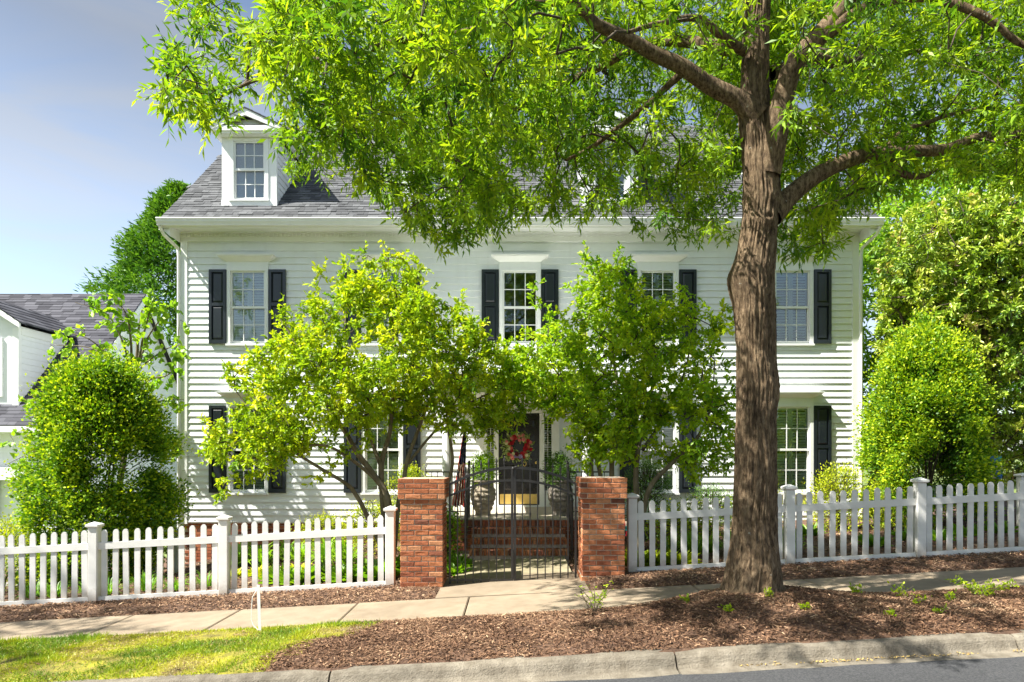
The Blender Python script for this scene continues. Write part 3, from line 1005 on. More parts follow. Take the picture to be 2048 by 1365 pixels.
# ---- dormers
def dormer(cx):
    hw = 0.59
    zb, ze, zp = 7.30, 8.90, 9.27
    y0 = WY
    def roofy(z): return EY + (z - EZ) / RS
    mb = MB()
    o0, o1, p0, p1 = cx - 0.355, cx + 0.355, 7.50, 8.78
    holed_wall(mb, cx - hw, cx + hw, zb, ze, y0, [(o0, o1, p0, p1)])
    for x in (cx - hw, cx + hw):
        mb.add([(x, y0, zb), (x, roofy(ze) + 0.1, ze + 0.02), (x, y0, ze + 0.02)], [(0, 1, 2)])
    mb.add([(cx - hw, y0, ze), (cx + hw, y0, ze), (cx, y0, zp - 0.06)], [(0, 1, 2)])
    mb.box(o0 - 0.02, o1 + 0.02, y0 + 0.22, y0 + 0.23, p0, p1)
    d = part(mb, 'dormer', M['siding'], house)
    mb = MB()
    mb.box(cx - hw - 0.02, o0 - 0.075, y0 - 0.028, y0 + 0.05, zb + 0.16, ze)
    mb.box(o1 + 0.075, cx + hw + 0.02, y0 - 0.028, y0 + 0.05, zb + 0.16, ze)
    mb.box(cx - hw - 0.03, cx + hw + 0.03, y0 - 0.040, y0 + 0.05, zb - 0.03, zb + 0.158)
    mb.box(o0 - 0.075, o1 + 0.075, y0 - 0.026, y0 + 0.02, p1 + 0.055, ze)
    mb.build('face_trim', M['trim'], d)
    mb = MB()
    mb.box(o0 - 0.074, o0 + 0.012, y0 - 0.045, y0 + 0.06, p0 - 0.03, p1 + 0.054)
    mb.box(o1 - 0.012, o1 + 0.074, y0 - 0.045, y0 + 0.06, p0 - 0.03, p1 + 0.054)
    mb.box(o0 + 0.012, o1 - 0.012, y0 - 0.044, y0 + 0.06, p1 - 0.01, p1 + 0.054)
    mb.box(o0 - 0.09, o1 + 0.09, y0 - 0.07, y0 + 0.06, p0 - 0.07, p0 - 0.0305)
    mb.build('window_casing', M['trim'], d)
    zm = (p0 + p1) / 2
    mb = MB(); sash(mb, o0 + 0.013, o1 - 0.013, y0 - 0.014, zm - 0.02, p1 - 0.011); mb.build('upper_sash', M['trim'], d)
    mb = MB(); sash(mb, o0 + 0.013, o1 - 0.013, y0 + 0.024, p0 - 0.03, zm + 0.02, bot=0.06); mb.build('lower_sash', M['trim'], d)
    add_panes(d, o0 + 0.048, o1 - 0.048, zm + 0.03, p1 - 0.046, y0 + 0.005, 2)
    add_panes(d, o0 + 0.048, o1 - 0.048, p0 + 0.03, zm - 0.016, y0 + 0.042, 2)
    mb = MB()
    z = p0
    while z < p1 - 0.01:
        mb.add([(o0, y0 + 0.12, z), (o1, y0 + 0.12, z), (o1, y0 + 0.135, z + 0.026), (o0, y0 + 0.135, z + 0.026)], [(0, 1, 2, 3)])
        z += 0.03
    o = mb.build('blind', M['blind'], d); o['kind'] = 'stuff'
    # cheek boards
    s = 1 if cx < 0.2 else -1
    z = zb + 0.06
    while z < ze - 0.1:
        ya, yb = roofy(z) + 0.03, roofy(z + 0.14) + 0.03
        x = cx + s * hw
        if yb > y0 + 0.06:
            mb = MB()
            mb.add([(x + s * 0.022, y0 + 0.05, z), (x + s * 0.022, max(ya, y0 + 0.06), z), (x + s * 0.006, yb, z + 0.15), (x + s * 0.006, y0 + 0.05, z + 0.15),
                    (x + s * 0.001, y0 + 0.05, z), (x + s * 0.001, max(ya, y0 + 0.06), z)], [(0, 1, 2, 3), (0, 4, 5, 1)])
            mb.build('clapboard', M['siding'], d)
        z += 0.14
    # pediment: soffit box, shingled pent strip, raking cornice
    e = 0.78
    yf = y0 - 0.27
    mb = MB()
    mb.box(cx - e + 0.10, cx + e - 0.10, yf, y0 + 0.04, ze - 0.005, ze + 0.105)
    mb.box(cx - e, cx + e, yf + 0.002, y0 + 0.038, ze - 0.006, ze + 0.035)
    mb.box(cx - e + 0.05, cx + e - 0.05, yf + 0.04, y0 + 0.02, ze - 0.05, ze - 0.006)
    for q in (-1, 1):
        mb.prism([(cx + q * e, ze + 0.0), (cx + q * (e + 0.02), ze + 0.085), (cx, zp + 0.10), (cx, zp - 0.045)], 'y', yf - 0.012, yf + 0.05)
        mb.box(*sorted((cx + q * (e - 0.09), cx + q * e)), y0 + 0.045, 17.0, ze - 0.005, ze + 0.035)
    mb.box(cx - hw, cx + hw, yf + 0.16, yf + 0.17, ze + 0.116, ze + 0.30)
    mb.build('pediment', M['trim'], d)
    mb = MB()
    k = (zp + 0.12 - ze - 0.09) / (e + 0.04)
    for q in (-1, 1):
        for a in range(5):
            for b in range(13):
                u0, u1 = a / 5 - 0.02, (a + 1) / 5
                ya, yb = yf - 0.03 + b * 0.215, yf - 0.03 + (b + 1) * 0.215 - 0.004
                hx = e + 0.045
                xa, xb = cx + q * hx * (1 - u0), cx + q * hx * (1 - u1)
                za_, zb_ = zp + 0.125 - k * hx * (1 - u0), zp + 0.125 - k * hx * (1 - u1)
                l = 0.012
                mb.add([(xa, ya, za_ + l), (xa, yb, za_ + l), (xb, yb, zb_ + 0.004), (xb, ya, zb_ + 0.004), (xa, ya, za_ - 0.012), (xa, yb, za_ - 0.012), (xb, ya, zb_ - 0.02), (xb, yb, zb_ - 0.02)],
                       [(0, 1, 2, 3), (0, 4, 5, 1), (0, 3, 6, 4), (4, 6, 7, 5)], 0, float(rng.random()))
    for b in range(7):
        xa = cx - 0.56 + b * 0.16
        mb.add([(xa, yf + 0.005, ze + 0.122), (xa + 0.155, yf + 0.005, ze + 0.122), (xa + 0.155, yf + 0.155, ze + 0.175), (xa, yf + 0.155, ze + 0.175)], [(0, 1, 2, 3)], 0, float(rng.random()))
    o = mb.build('dormer_shingle', M['shingle'], d, tint=True); o['kind'] = 'stuff'
for cx in (-5.84, -1.83, 2.19, 6.20):
    dormer(cx)

# ---- front door and surround
mb = MB()
dx = 0.156
dl, dr = dx - 0.455, dx + 0.455
yd = WY + 0.01
sx = [(DX0 + 0.05, dl - 0.105), (dr + 0.105, DX1 - 0.05)]        # sidelight openings
mb.box(DX0 - 0.12, DX0 + 0.05, WY - 0.07, WY + 0.1, 0.64, 2.84)          # pilasters
mb.box(DX1 - 0.05, DX1 + 0.12, WY - 0.07, WY + 0.1, 0.64, 2.84)
mb.box(dl - 0.105, dl, WY - 0.055, WY + 0.1, 0.64, 2.72)
mb.box(dr, dr + 0.105, WY - 0.055, WY + 0.1, 0.64, 2.72)
mb.box(DX0 + 0.05, DX1 - 0.05, WY - 0.056, WY + 0.1, 2.722, 2.84)
for a, b in sx:
    mb.box(a, b, WY - 0.03, WY + 0.08, 0.64, 1.00)
    mb.box(a, b, WY - 0.02, WY + 0.08, 2.62, 2.721)
mb.box(DX0 - 0.18, DX1 + 0.18, WY - 0.12, WY + 0.02, 2.842, 3.02)
mb.box(DX0 - 0.22, DX1 + 0.22, WY - 0.17, WY + 0.02, 3.022, 3.07)
surround = part(mb, 'door_surround', M['trim'], house)
for a, b in sx:
    mbp = MB(); mbp.box(a, b, WY + 0.03, WY + 0.034, 1.0, 2.62); mbp.build('pane', M['glass'], surround)
    mbp = MB()
    z = 1.02
    while z < 2.6:
        mbp.add([(a, WY + 0.06, z), (b, WY + 0.06, z), (b, WY + 0.066, z + 0.020), (a, WY + 0.066, z + 0.020)], [(0, 1, 2, 3)])
        z += 0.052
    m = (a + b) / 2
    mbp.box(m - 0.008, m + 0.008, WY + 0.02, WY + 0.029, 1.0, 2.62)
    o = mbp.build('sidelight_blind', M['blind'], surround); o['kind'] = 'stuff'
mb = MB()
mb.box(dl + 0.003, dr - 0.003, yd, yd + 0.045, 0.68, 2.718)
door = part(mb, 'front_door', M['door'], house)
for c in (-1, 1):
    for z0, z1 in ((0.98, 1.60), (1.70, 2.28), (2.37, 2.60)):
        x0, x1 = sorted((dx + c * 0.06, dx + c * 0.36))
        mb = MB()
        mb.box(x0, x1, yd - 0.004, yd - 0.0005, z0, z1)
        ch = 0.03
        mb.add([(x0 + ch, yd - 0.004, z0 + ch), (x1 - ch, yd - 0.004, z0 + ch), (x1 - ch, yd - 0.004, z1 - ch), (x0 + ch, yd - 0.004, z1 - ch),
                (x0 + 2 * ch, yd - 0.014, z0 + 2 * ch), (x1 - 2 * ch, yd - 0.014, z0 + 2 * ch), (x1 - 2 * ch, yd - 0.014, z1 - 2 * ch), (x0 + 2 * ch, yd - 0.014, z1 - 2 * ch)],
               [(4, 5, 6, 7), (0, 1, 5, 4), (1, 2, 6, 5), (2, 3, 7, 6), (3, 0, 4, 7)])
        mb.build('door_panel', M['door'], door)
mb = MB(); mb.box(dl + 0.03, dr - 0.03, yd - 0.006, yd - 0.001, 0.70, 0.92); mb.build('kick_plate', M['brass'], door)
mb = MB(); mb.lathe([(0.012, 0), (0.012, 0.04), (0.030, 0.05), (0.034, 0.07), (0.022, 0.09)], sides=12); k = mb.build('knob', M['brass'], door, smooth=True); k.rotation_euler = (R(90), 0, 0); k.location = (dr - 0.07, yd, 1.62)
mb = MB()                                    # brass numeral on the door
n0 = []
for i in range(20):
    a_ = 2 * math.pi * i / 20
    n0.append((dx + 0.125 + 0.034 * math.cos(a_), yd - 0.02, 1.60 + 0.055 * math.sin(a_)))
mb.tube(n0 + [n0[0]], 0.0075, 6, cap=False)
mb.build('numeral', M['brass'], door)
mb = MB(); mb.box(dl - 0.1, dr + 0.1, WY - 0.10, WY + 0.04, 0.638, 0.676); part(mb, 'threshold', M['trim'], house)

# ---- portico: slab on a brick base, two columns, flat roof with iron rail
PX0, PX1, PY0 = -1.62, 1.86, 12.30
mb = MB()
mb.box(PX0 + 0.02, PX1 - 0.02, PY0 + 0.02, WY, -0.5, 0.575)
porch = part(mb, 'porch', M['mortar'], house)
mb = MB()
x = PX0
while x < PX1 - 0.03:                         # rowlock edge of the porch floor, each brick standing
    mb.box(x, x + 0.058, PY0 - 0.012, PY0 + 0.018, 0.50, 0.606, 0, float(rng.random()))
    x += 0.068
for z in (0.425, 0.352, 0.279, 0.206, 0.133, 0.06):
    x = PX0
    while x < PX1 - 0.1:
        mb.box(x, x + 0.196, PY0 + 0.002, PY0 + 0.0195, z, z + 0.062, 0, float(rng.random()))
        x += 0.206
o = mb.build('brick_edge', M['brick_mass'], porch, tint=True); o['kind'] = 'stuff'
mb = MB(); mb.cbox(PX0 - 0.02, PX1 + 0.02, PY0 - 0.025, WY - 0.002, 0.607, 0.640, 0.006); mb.build('porch_slab', M['porch_slab'], porch)
cols = (-1.20, 1.41)
mb = MB()
mb.box(PX0 + 0.18, PX1 - 0.20, PY0 + 0.22, WY - 0.03, 2.93, 3.20)
mb.box(PX0 + 0.06, PX1 - 0.08, PY0 + 0.12, WY - 0.028, 3.201, 3.25)
mb.box(PX0 + 0.0, PX1 - 0.02, PY0 + 0.05, WY - 0.026, 3.251, 3.30)
portico = part(mb, 'portico', M['trim'], house)
for c in cols:
    mb = MB()
    mb.box(c - 0.14, c + 0.14, 12.56, 12.84, 0.641, 0.70)
    mb.lathe([(0.125, 0.70), (0.13, 0.73), (0.105, 0.77), (0.10, 0.80), (0.10, 1.5), (0.088, 2.78), (0.10, 2.80), (0.115, 2.84), (0.12, 2.87)], (c, 12.70, 0), 20)
    mb.box(c - 0.135, c + 0.135, 12.565, 12.835, 2.871, 2.929)
    mb.build('column', M['trim'], portico)
mb = MB()
for x in (-1.35, -0.5, 0.14, 0.8, 1.6):
    mb.box(x - 0.012, x + 0.012, 12.50, 12.524, 3.301, 3.66)
mb.box(-1.36, 1.61, 12.505, 12.52, 3.60, 3.63); mb.box(-1.36, 1.61, 12.505, 12.52, 3.36, 3.385)
mb.build('balcony_rail', M['iron'], portico)

# ------------------------------------------------------------------ bricks: steps and piers
brick_me = {}
def brick_mesh(l, d, h, v):
    key = (round(l, 3), round(d, 3), round(h, 3), v)
    if key in brick_me: return brick_me[key]
    r = random.Random(v * 31 + int(l * 1000))
    c = 0.005
    mb = MB()
    def ring(y, i):
        return [(-l / 2 + i, y, -h / 2 + i), (l / 2 - i, y, -h / 2 + i), (l / 2 - i, y, h / 2 - i), (-l / 2 + i, y, h / 2 - i)]
    f0 = [(x + r.uniform(-.003, .003), y + r.uniform(-.006, .002), z + r.uniform(-.002, .002)) for x, y, z in ring(-d / 2, c)]
    f1 = [(x + r.uniform(-.002, .002), y, z + r.uniform(-.001, .001)) for x, y, z in ring(-d / 2 + c, 0)]
    f2 = ring(d / 2 - c, 0); f3 = ring(d / 2, c)
    mid = (r.uniform(-.3, .3) * l, -d / 2 - r.uniform(-0.002, 0.006), r.uniform(-.2, .2) * h)
    fs = [(0, 1, 16), (1, 2, 16), (2, 3, 16), (3, 0, 16), (12, 15, 14, 13)]
    for k in range(3):
        for i in range(4):
            j = (i + 1) % 4
            fs.append((k * 4 + i, k * 4 + 4 + i, k * 4 + 4 + j, k * 4 + j))
    mb.add(f0 + f1 + f2 + f3 + [mid], fs)
    brick_me[key] = mb.mesh('brick', M['brick'])
    return brick_me[key]

steps = empty('brick_steps', (0.12, 11.4, 0.04))
tag(steps, 'four red brick steps rising to the front porch', 'steps')
SX0, SX1 = -0.72, 0.95
TR, RI = 0.30, 0.148
mb = MB()
for k in range(3):
    mb.box(SX0 + 0.012, SX1 - 0.012, 11.412 + k * TR, 12.31, 0.0 if k == 0 else 0.044 + k * RI - 0.02, 0.044 + (k + 1) * RI - 0.012)
part(mb, 'core', M['mortar'], steps)
for k in range(3):
    zt = 0.045 + (k + 1) * RI
    yf = 11.40 + k * TR
    n = 28
    w = (SX1 - SX0) / n
    for i in range(n):
        x = SX0 + w * (i + 0.5)
        o = mesh_obj('brick', brick_mesh(w - 0.013, 0.20, 0.090, i % 4), steps, Vector((x, yf + 0.075, zt - 0.048)) - steps.location)
    m = 8
    w2 = (SX1 - SX0) / m
    for i in range(m):
        x = SX0 + w2 * (i + 0.5)
        mesh_obj('brick', brick_mesh(w2 - 0.010, 0.09, 0.045, i % 4), steps, Vector((x, yf + 0.062, zt - 0.122)) - steps.location)
        mesh_obj('brick', brick_mesh(w2 - 0.010, 0.10, 0.06, 4 + i % 4), steps, Vector((x, yf + 0.248, zt - 0.034)) - steps.location)

def pier(cx, z0, ztop, label):
    root = empty('brick_pier', (cx, 9.55, z0))
    tag(root, label, 'pier', 'brick piers of the gate')
    W = 0.575
    CH = 0.0705
    n = int(round((ztop - z0 + 0.05) / CH))
    zb = ztop - n * CH
    core = MB()
    for k in range(n):
        z = zb + k * CH
        top = n - 1 - k
        ext = 0.030 if top < 4 else (0.015 if k < 2 else 0.0)
        if top == 4: ext = 0.0
        hw = W / 2 + ext
        core.box(cx - hw + 0.008, cx + hw - 0.008, 9.55 - hw + 0.008, 9.55 + hw - 0.008, z - 0.006 + 0.0005 * k % 0.003, z + CH - 0.0055)
        full = 2 * hw
        d = 0.09
        h = CH - 0.011
        for sidei in range(4):
            ang = sidei * math.pi / 2
            long_ = (k + sidei) % 2 == 0            # faces take turns running through to the corner
            if long_:
                l3 = (full - 0.020) / 3
                seq = [(-hw + l3 * (q_ + 0.5) + 0.010 * q_, l3) for q_ in range(3)]
            else:
                l2 = (full - 2 * d - 0.030) / 2
                seq = [(-hw + d + 0.010 + l2 * (q_ + 0.5) + 0.010 * q_, l2) for q_ in range(2)]
            for mx, l in seq:
                ca, sa = math.cos(ang), math.sin(ang)
                lx, ly = mx, -hw + d / 2
                mesh_obj('brick', brick_mesh(l, d, h, random.randrange(6)), root,
                         (lx * ca - ly * sa + random.uniform(-.0015, .0015), lx * sa + ly * ca + random.uniform(-.002, .002), z + CH / 2 - z0), (0, random.uniform(-.006, .006), ang + random.uniform(-.008, .008)))
    # top bed of bricks
    hw = W / 2 + 0.030
    for i in range(2):
        for j in range(5):
            l = hw - 0.10
            mesh_obj('brick', brick_mesh(0.185, 0.073, CH - 0.013, (i + j) % 6), root, ((-0.5 + i) * 0.197, -0.168 + j * 0.084, zb + (n - 0.5) * CH - z0))
    part(core, 'mortar_core', M['mortar'], root)
    return root
pier(-1.227, -0.10, 1.455, 'brick gate pier with tree shadow on its cap, by the flag')
pier(1.243, 0.04, 1.465, 'sunlit brick gate pier nearest the big street tree')

# ------------------------------------------------------------------ iron gate
def gate_leaf(x_hinge, x_meet, label):
    s = 1 if x_meet > x_hinge else -1
    root = empty('iron_gate_leaf', (x_hinge, 9.5, 0.0))
    tag(root, label, 'gate', 'leaves of the iron gate')
    xc = 0.02
    half = 0.89
    def arch(x, a, b):                       # height of an arched rail: a at the hinge, b at the middle
        t = (x - xc) / half
        return a + (b - a) * (1 - t * t)
    y = 9.5
    mb = MB(); z1 = arch(x_hinge, 1.375, 1.605)
    mb.box(x_hinge - 0.013, x_hinge + 0.013, y - 0.016, y + 0.016, -0.04 + 0.05 * x_hinge, z1); part(mb, 'hinge_stile', M['iron'], root)
    mb = MB(); mb.box(x_meet - 0.017, x_meet + 0.017, y - 0.016, y + 0.016, 0.0, arch(x_meet, 1.375, 1.605) + 0.006); part(mb, 'meeting_stile', M['iron'], root)
    xsr = np.linspace(x_hinge, x_meet, 15)
    for a, b, w in ((1.365, 1.60, 0.023), (1.205, 1.425, 0.019)):
        mb = MB()
        vs, fs = [], []
        for x in xsr:
            z = arch(x, a, b)
            vs += [(x, y - 0.014, z - w), (x, y + 0.014, z - w), (x, y + 0.014, z + w * 0.6), (x, y - 0.014, z + w * 0.6)]
        for i in range(len(xsr) - 1):
            for k in range(4):
                k2 = (k + 1) % 4
                fs.append((i * 4 + k, i * 4 + 4 + k, i * 4 + 4 + k2, i * 4 + k2))
        mb.add(vs, fs); part(mb, 'arched_rail', M['iron'], root)
    mb = MB()
    a0, b0 = sorted((x_hinge, x_meet))
    mb.box(a0 + 0.012, b0 - 0.012, y - 0.012, y + 0.012, 0.02, 0.045)
    part(mb, 'bottom_rail', M['iron'], root)
    nb = 7
    for i in range(nb):
        x = x_hinge + (x_meet - x_hinge) * (i + 1) / (nb + 1)
        zt = arch(x, 1.375, 1.605) + 0.045
        mb = MB()
        mb.box(x - 0.008, x + 0.008, y - 0.008, y + 0.008, -0.012, zt)
        b = part(mb, 'bar', M['iron'], root)
        mb = MB()
        mb.lathe([(0.011, 0), (0.014, 0.008), (0.008, 0.018), (0.010, 0.028), (0.017, 0.052), (0.014, 0.066), (0.005, 0.095), (0.002, 0.115)], (x, y, zt - 0.005), 8)
        mb.build('finial', M['iron'], b, smooth=True)
        if i % 2 == 1:
            zk = (0.70, 1.36, 0.95)[i // 2 % 3]
            mb = MB(); mb.lathe([(0.007, -0.035), (0.014, -0.028), (0.009, -0.018), (0.019, 0), (0.009, 0.018), (0.014, 0.028), (0.007, 0.035)], (x, y, zk), 8)
            mb.build('collar', M['iron'], b, smooth=True)
    return root
g1 = gate_leaf(-0.865, 0.002, 'black iron gate leaf hinged on the pier by the flag')
g2 = gate_leaf(0.885, 0.040, 'black iron gate leaf hinged on the sunlit pier')
mb = MB()
mb.tube([(0.005, 9.478, 1.50), (0.02, 9.462, 1.595), (0.06, 9.465, 1.61), (0.085, 9.47, 1.60)], 0.012, 8)
mb.lathe([(0.02, 0), (0.028, 0.01), (0.02, 0.03)], (0.02, 9.465, 1.575), 10)
part(mb, 'latch', M['iron'], g2)
mb = MB(); mb.box(0.004, 0.030, 9.476, 9.4835, 0.12, 0.42); mb.tube([(0.017, 9.466, 0.05), (0.017, 9.466, 0.45), (0.017, 9.44, 0.47)], 0.007, 6)
part(mb, 'drop_bolt', M['iron'], g1)

# stair railings
def stair_rail(x, label):
    root = empty('stair_railing', (x, 11.5, 0.1))
    tag(root, label, 'railing', 'iron stair railings')
    def zline(y): return 0.98 + (y - 11.45) * (0.62 / 0.95)
    for y, z0 in ((11.45, 0.19), (12.42, 0.641)):
        mb = MB(); mb.box(x - 0.019, x + 0.019, y - 0.019, y + 0.019, z0, zline(min(y, 12.40)) + 0.02)
        mb.lathe([(0.02, 0), (0.03, 0.02), (0.02, 0.05), (0.002, 0.07)], (x, y, zline(min(y, 12.40)) + 0.02), 8)
        part(mb, 'post', M['iron'], root)
    for dz, w in ((0.0, 0.022), (-0.68, 0.012)):
        mb = MB()
        mb.prism([(11.47, zline(11.47) + dz - 0.012), (12.40, zline(12.40) + dz - 0.012), (12.40, zline(12.40) + dz + 0.012), (11.47, zline(11.47) + dz + 0.012)], 'x', x - w, x + w)
        part(mb, 'rail', M['iron'], root)
    for i in range(7):
        y = 11.47 + 0.93 * (i + 1) / 8
        mb = MB(); mb.box(x - 0.006, x + 0.006, y - 0.006, y + 0.006, zline(y) - 0.67, zline(y) - 0.012)
        part(mb, 'baluster', M['iron'], root)
stair_rail(-0.78, 'black iron stair railing on the flag side of the steps')
stair_rail(1.01, 'black iron stair railing beside the grey urn')
def porch_rail(x0, x1, label):
    root = empty('porch_railing', ((x0 + x1) / 2, 12.45, 0.64)); tag(root, label, 'railing', 'iron porch railings')
    mb = MB(); mb.box(x0, x1, 12.438, 12.462, 1.46, 1.485); mb.box(x0, x1, 12.44, 12.46, 0.74, 0.76)
    part(mb, 'rail', M['iron'], root)
    n = int((x1 - x0) / 0.105)
    for i in range(n + 1):
        x = x0 + 0.01 + (x1 - x0 - 0.02) * i / n
        mb = MB(); mb.box(x - 0.006, x + 0.006, 12.444, 12.456, 0.641, 1.46 if i % n else 1.56); part(mb, 'baluster', M['iron'], root)
porch_rail(1.05, 1.80, 'short black porch railing behind the sunlit pier')
porch_rail(-1.58, -0.82, 'short black porch railing behind the flag')

# ------------------------------------------------------------------ picket fences
pk_h, pk_w, pk_t = 1.0, 0.077, 0.020
mbp = MB()
c = 0.026
poly = [(-pk_w / 2, 0), (pk_w / 2, 0), (pk_w / 2, 1.0 - c - 0.010), (pk_w / 2 - 0.010, 1.0 - c * 0.55), (pk_w / 2 - c, 1.0), (-pk_w / 2 + c, 1.0), (-pk_w / 2 + 0.010, 1.0 - c * 0.55), (-pk_w / 2, 1.0 - c - 0.010)]
mbp.prism(poly, 'y', -pk_t / 2, pk_t / 2)
picket_me = mbp.mesh('picket', M['picket'])
mbp = MB(); mbp.cbox(-0.062, 0.062, -0.062, 0.062, -0.08, 1.075, 0.006)
post_me = mbp.mesh('post', M['picket'])
mbp = MB()
mbp.add([(x * 0.066, y * 0.066, 1.075) for x, y in ((-1, -1), (1, -1), (1, 1), (-1, 1))] + [(x * 0.086, y * 0.086, 1.092) for x, y in ((-1, -1), (1, -1), (1, 1), (-1, 1))]
        + [(x * 0.086, y * 0.086, 1.118) for x, y in ((-1, -1), (1, -1), (1, 1), (-1, 1))] + [(x * 0.05, y * 0.05, 1.135) for x, y in ((-1, -1), (1, -1), (1, 1), (-1, 1))] + [(0, 0, 1.155)],
        [(3, 2, 1, 0)] + [(k * 4 + i, k * 4 + (i + 1) % 4, k * 4 + 4 + (i + 1) % 4, k * 4 + 4 + i) for k in range(3) for i in range(4)] + [(12, 13, 16), (13, 14, 16), (14, 15, 16), (15, 12, 16)])
cap_me = mbp.mesh('post_cap', M['vinyl'])
def fence(posts, zfun, label, name='picket_fence', first_post=True, last_post=True, small=1.0):
    """posts: list of (x, y)"""
    root = empty(name, (posts[0][0], posts[0][1], zfun(*posts[0])))
    tag(root, label, 'fence')
    L0 = root.location
    for i, (x, y) in enumerate(posts):
        if (i == 0 and not first_post) or (i == len(posts) - 1 and not last_post): continue
        p = mesh_obj('post', post_me, root, Vector((x, y, zfun(x, y))) - L0, (0, random.uniform(-.006, .006), 0), (1, 1, small))
        mesh_obj('post_cap', cap_me, p)
    for i in range(len(posts) - 1):
        (x0, y0), (x1, y1) = posts[i], posts[i + 1]
        d = math.hypot(x1 - x0, y1 - y0)
        ux, uy = (x1 - x0) / d, (y1 - y0) / d
        a0, a1 = 0.060, d - 0.060
        za, zb = zfun(x0, y0), zfun(x1, y1)
        n = max(2, int(round((a1 - a0) / 0.149)) - 0)
        gap = (a1 - a0) / n
        for k in range(n):
            s = a0 + gap * (k + 0.5)
            x, y = x0 + ux * s, y0 + uy * s
            z = za + (zb - za) * s / d
            mesh_obj('picket', picket_me, root, Vector((x, y, z + 0.03 + random.uniform(-.006, .006))) - L0, (0, random.uniform(-.014, .014), math.atan2(uy, ux)), (1, 1, small * random.uniform(0.997, 1.003)))
        for h0, h1 in ((0.03, 0.105), (0.765, 0.86)):
            mb = MB()
            vs = []
            for s, zz_ in ((a0, za), (a1, zb)):
                x, y = x0 + ux * s, y0 + uy * s
                zz2 = za + (zb - za) * s / d
                for o_ in (-0.024, 0.024):
                    for h in (h0, h1):
                        vs.append((x - uy * o_, y + ux * o_, zz2 + h * small))
            mb.add(vs, [(0, 1, 3, 2), (4, 6, 7, 5), (0, 4, 5, 1), (2, 3, 7, 6), (1, 5, 7, 3), (0, 2, 6, 4)])
            part(mb, 'rail', M['vinyl'], root)
def gl(x, y): return float(SL * x + 0.0)
FY = 9.55
fence([(-9.6, FY), (-7.72, FY), (-5.84, FY), (-4.02, FY), (-1.70, FY)], gl, 'white picket fence run descending from the brick pier to the lawn side')
fence([(1.68, FY), (3.88, FY), (5.70, FY), (7.55, FY), (9.4, FY)], gl, 'white picket fence run behind the big tree, climbing from the gate')
def gl2(x, y): return float(SL * x - 0.20)
fence([(-9.9, 12.9), (-8.2, 12.9), (-6.35, 12.9)], gl2, 'low white picket fence farther back beneath the clipped evergreen', small=0.82)
def gl3(x, y): return float(SL * x + 0.02)
fence([(8.75, 11.7), (10.6, 11.7), (12.4, 11.7)], gl3, 'distant white picket fence behind the yellowing magnolia side', small=0.85)


# ------------------------------------------------------------------ vegetation tools
def edge_tubes(A, B, ra, rb, sides=4):
    """independent tapered twigs, all in one go"""
    T = unit(B - A)
    ref = np.where(np.abs(T[:, 2:3]) < 0.9, np.array([[0, 0, 1.0]]), np.array([[1.0, 0, 0]]))
    u = unit(np.cross(T, ref)); w = np.cross(T, u)
    a = np.arange(sides) * 2 * np.pi / sides
    ring = np.cos(a)[None, :, None] * u[:, None] + np.sin(a)[None, :, None] * w[:, None]
    V = np.concatenate([A[:, None] + ring * ra[:, None, None], B[:, None] + ring * rb[:, None, None]], 1)
    n = len(A)
    k = np.arange(sides); k2 = (k + 1) % sides
    f = np.stack([k, k2, sides + k2, sides + k], -1)
    Fq = (np.arange(n)[:, None, None] * 2 * sides + f[None]).reshape(-1, 4)
    return V.reshape(-1, 3), Fq

def join(parts):
    V, Fq, o = [], [], 0
    for v, f in parts:
        V.append(v); Fq.append(f + o); o += len(v)
    return np.concatenate(V), np.concatenate(Fq)

def grow(limb_nodes, targets, root, sag=0.06, jitter=0.05, unit_r=0.0032, rmax=0.03, pathw=0.25):
    """join every leaf clump to the nearest wood that already stands: gives a branching net of twigs"""
    limb_nodes = np.asarray(limb_nodes)
    pos = [p for p in limb_nodes]
    par = [-1] * len(pos)
    pl = list(np.linalg.norm(limb_nodes - root, axis=1))
    dist = np.min(np.linalg.norm(targets[:, None] - limb_nodes[None], axis=2), 1)
    arr = np.zeros((len(pos) + 4 * len(targets), 3)); arr[:len(pos)] = limb_nodes
    pla = np.zeros(len(arr)); pla[:len(pos)] = pl
    n = len(pos)
    order = np.argsort(dist)
    leafnode = np.zeros(len(targets), int)
    for ti in order:
        t = targets[ti]
        d = np.linalg.norm(arr[:n] - t, axis=1)
        j = int(np.argmin(d + pathw * np.maximum(0, pla[:n] - pla[:n].min()) * 0.2))
        L = d[j]
        m = 1 + int(L > 0.35) + int(L > 0.8)
        prev = j
        for k in range(1, m + 1):
            q = arr[j] * (1 - k / m) + t * (k / m)
            if k < m:
                q = q + rng.normal(size=3) * jitter * L + np.array([0, 0, sag * L * math.sin(math.pi * k / m)])
            arr[n] = q; pla[n] = pla[prev] + L / m; par.append(prev)
            prev = n; n += 1
        leafnode[ti] = prev
    par = np.array(par)
    cnt = np.zeros(n)
    cnt[leafnode] += 1
    n0 = len(limb_nodes)
    for i in range(n - 1, n0 - 1, -1):
        cnt[par[i]] += cnt[i]
    idx = np.arange(n0, n)
    A, B = arr[par[idx]], arr[idx]
    rb = np.minimum(unit_r * cnt[idx] ** 0.45, rmax)
    pc = cnt[par[idx]]
    ra = np.minimum(np.minimum(unit_r * np.maximum(pc, 1) ** 0.45, rmax), rb * 1.35)
    dirs = unit(B - A)
    tdir = np.zeros((len(targets), 3))
    tdir[:] = unit(arr[leafnode] - arr[par[leafnode]])
    return edge_tubes(A, B, ra, rb, 5), tdir

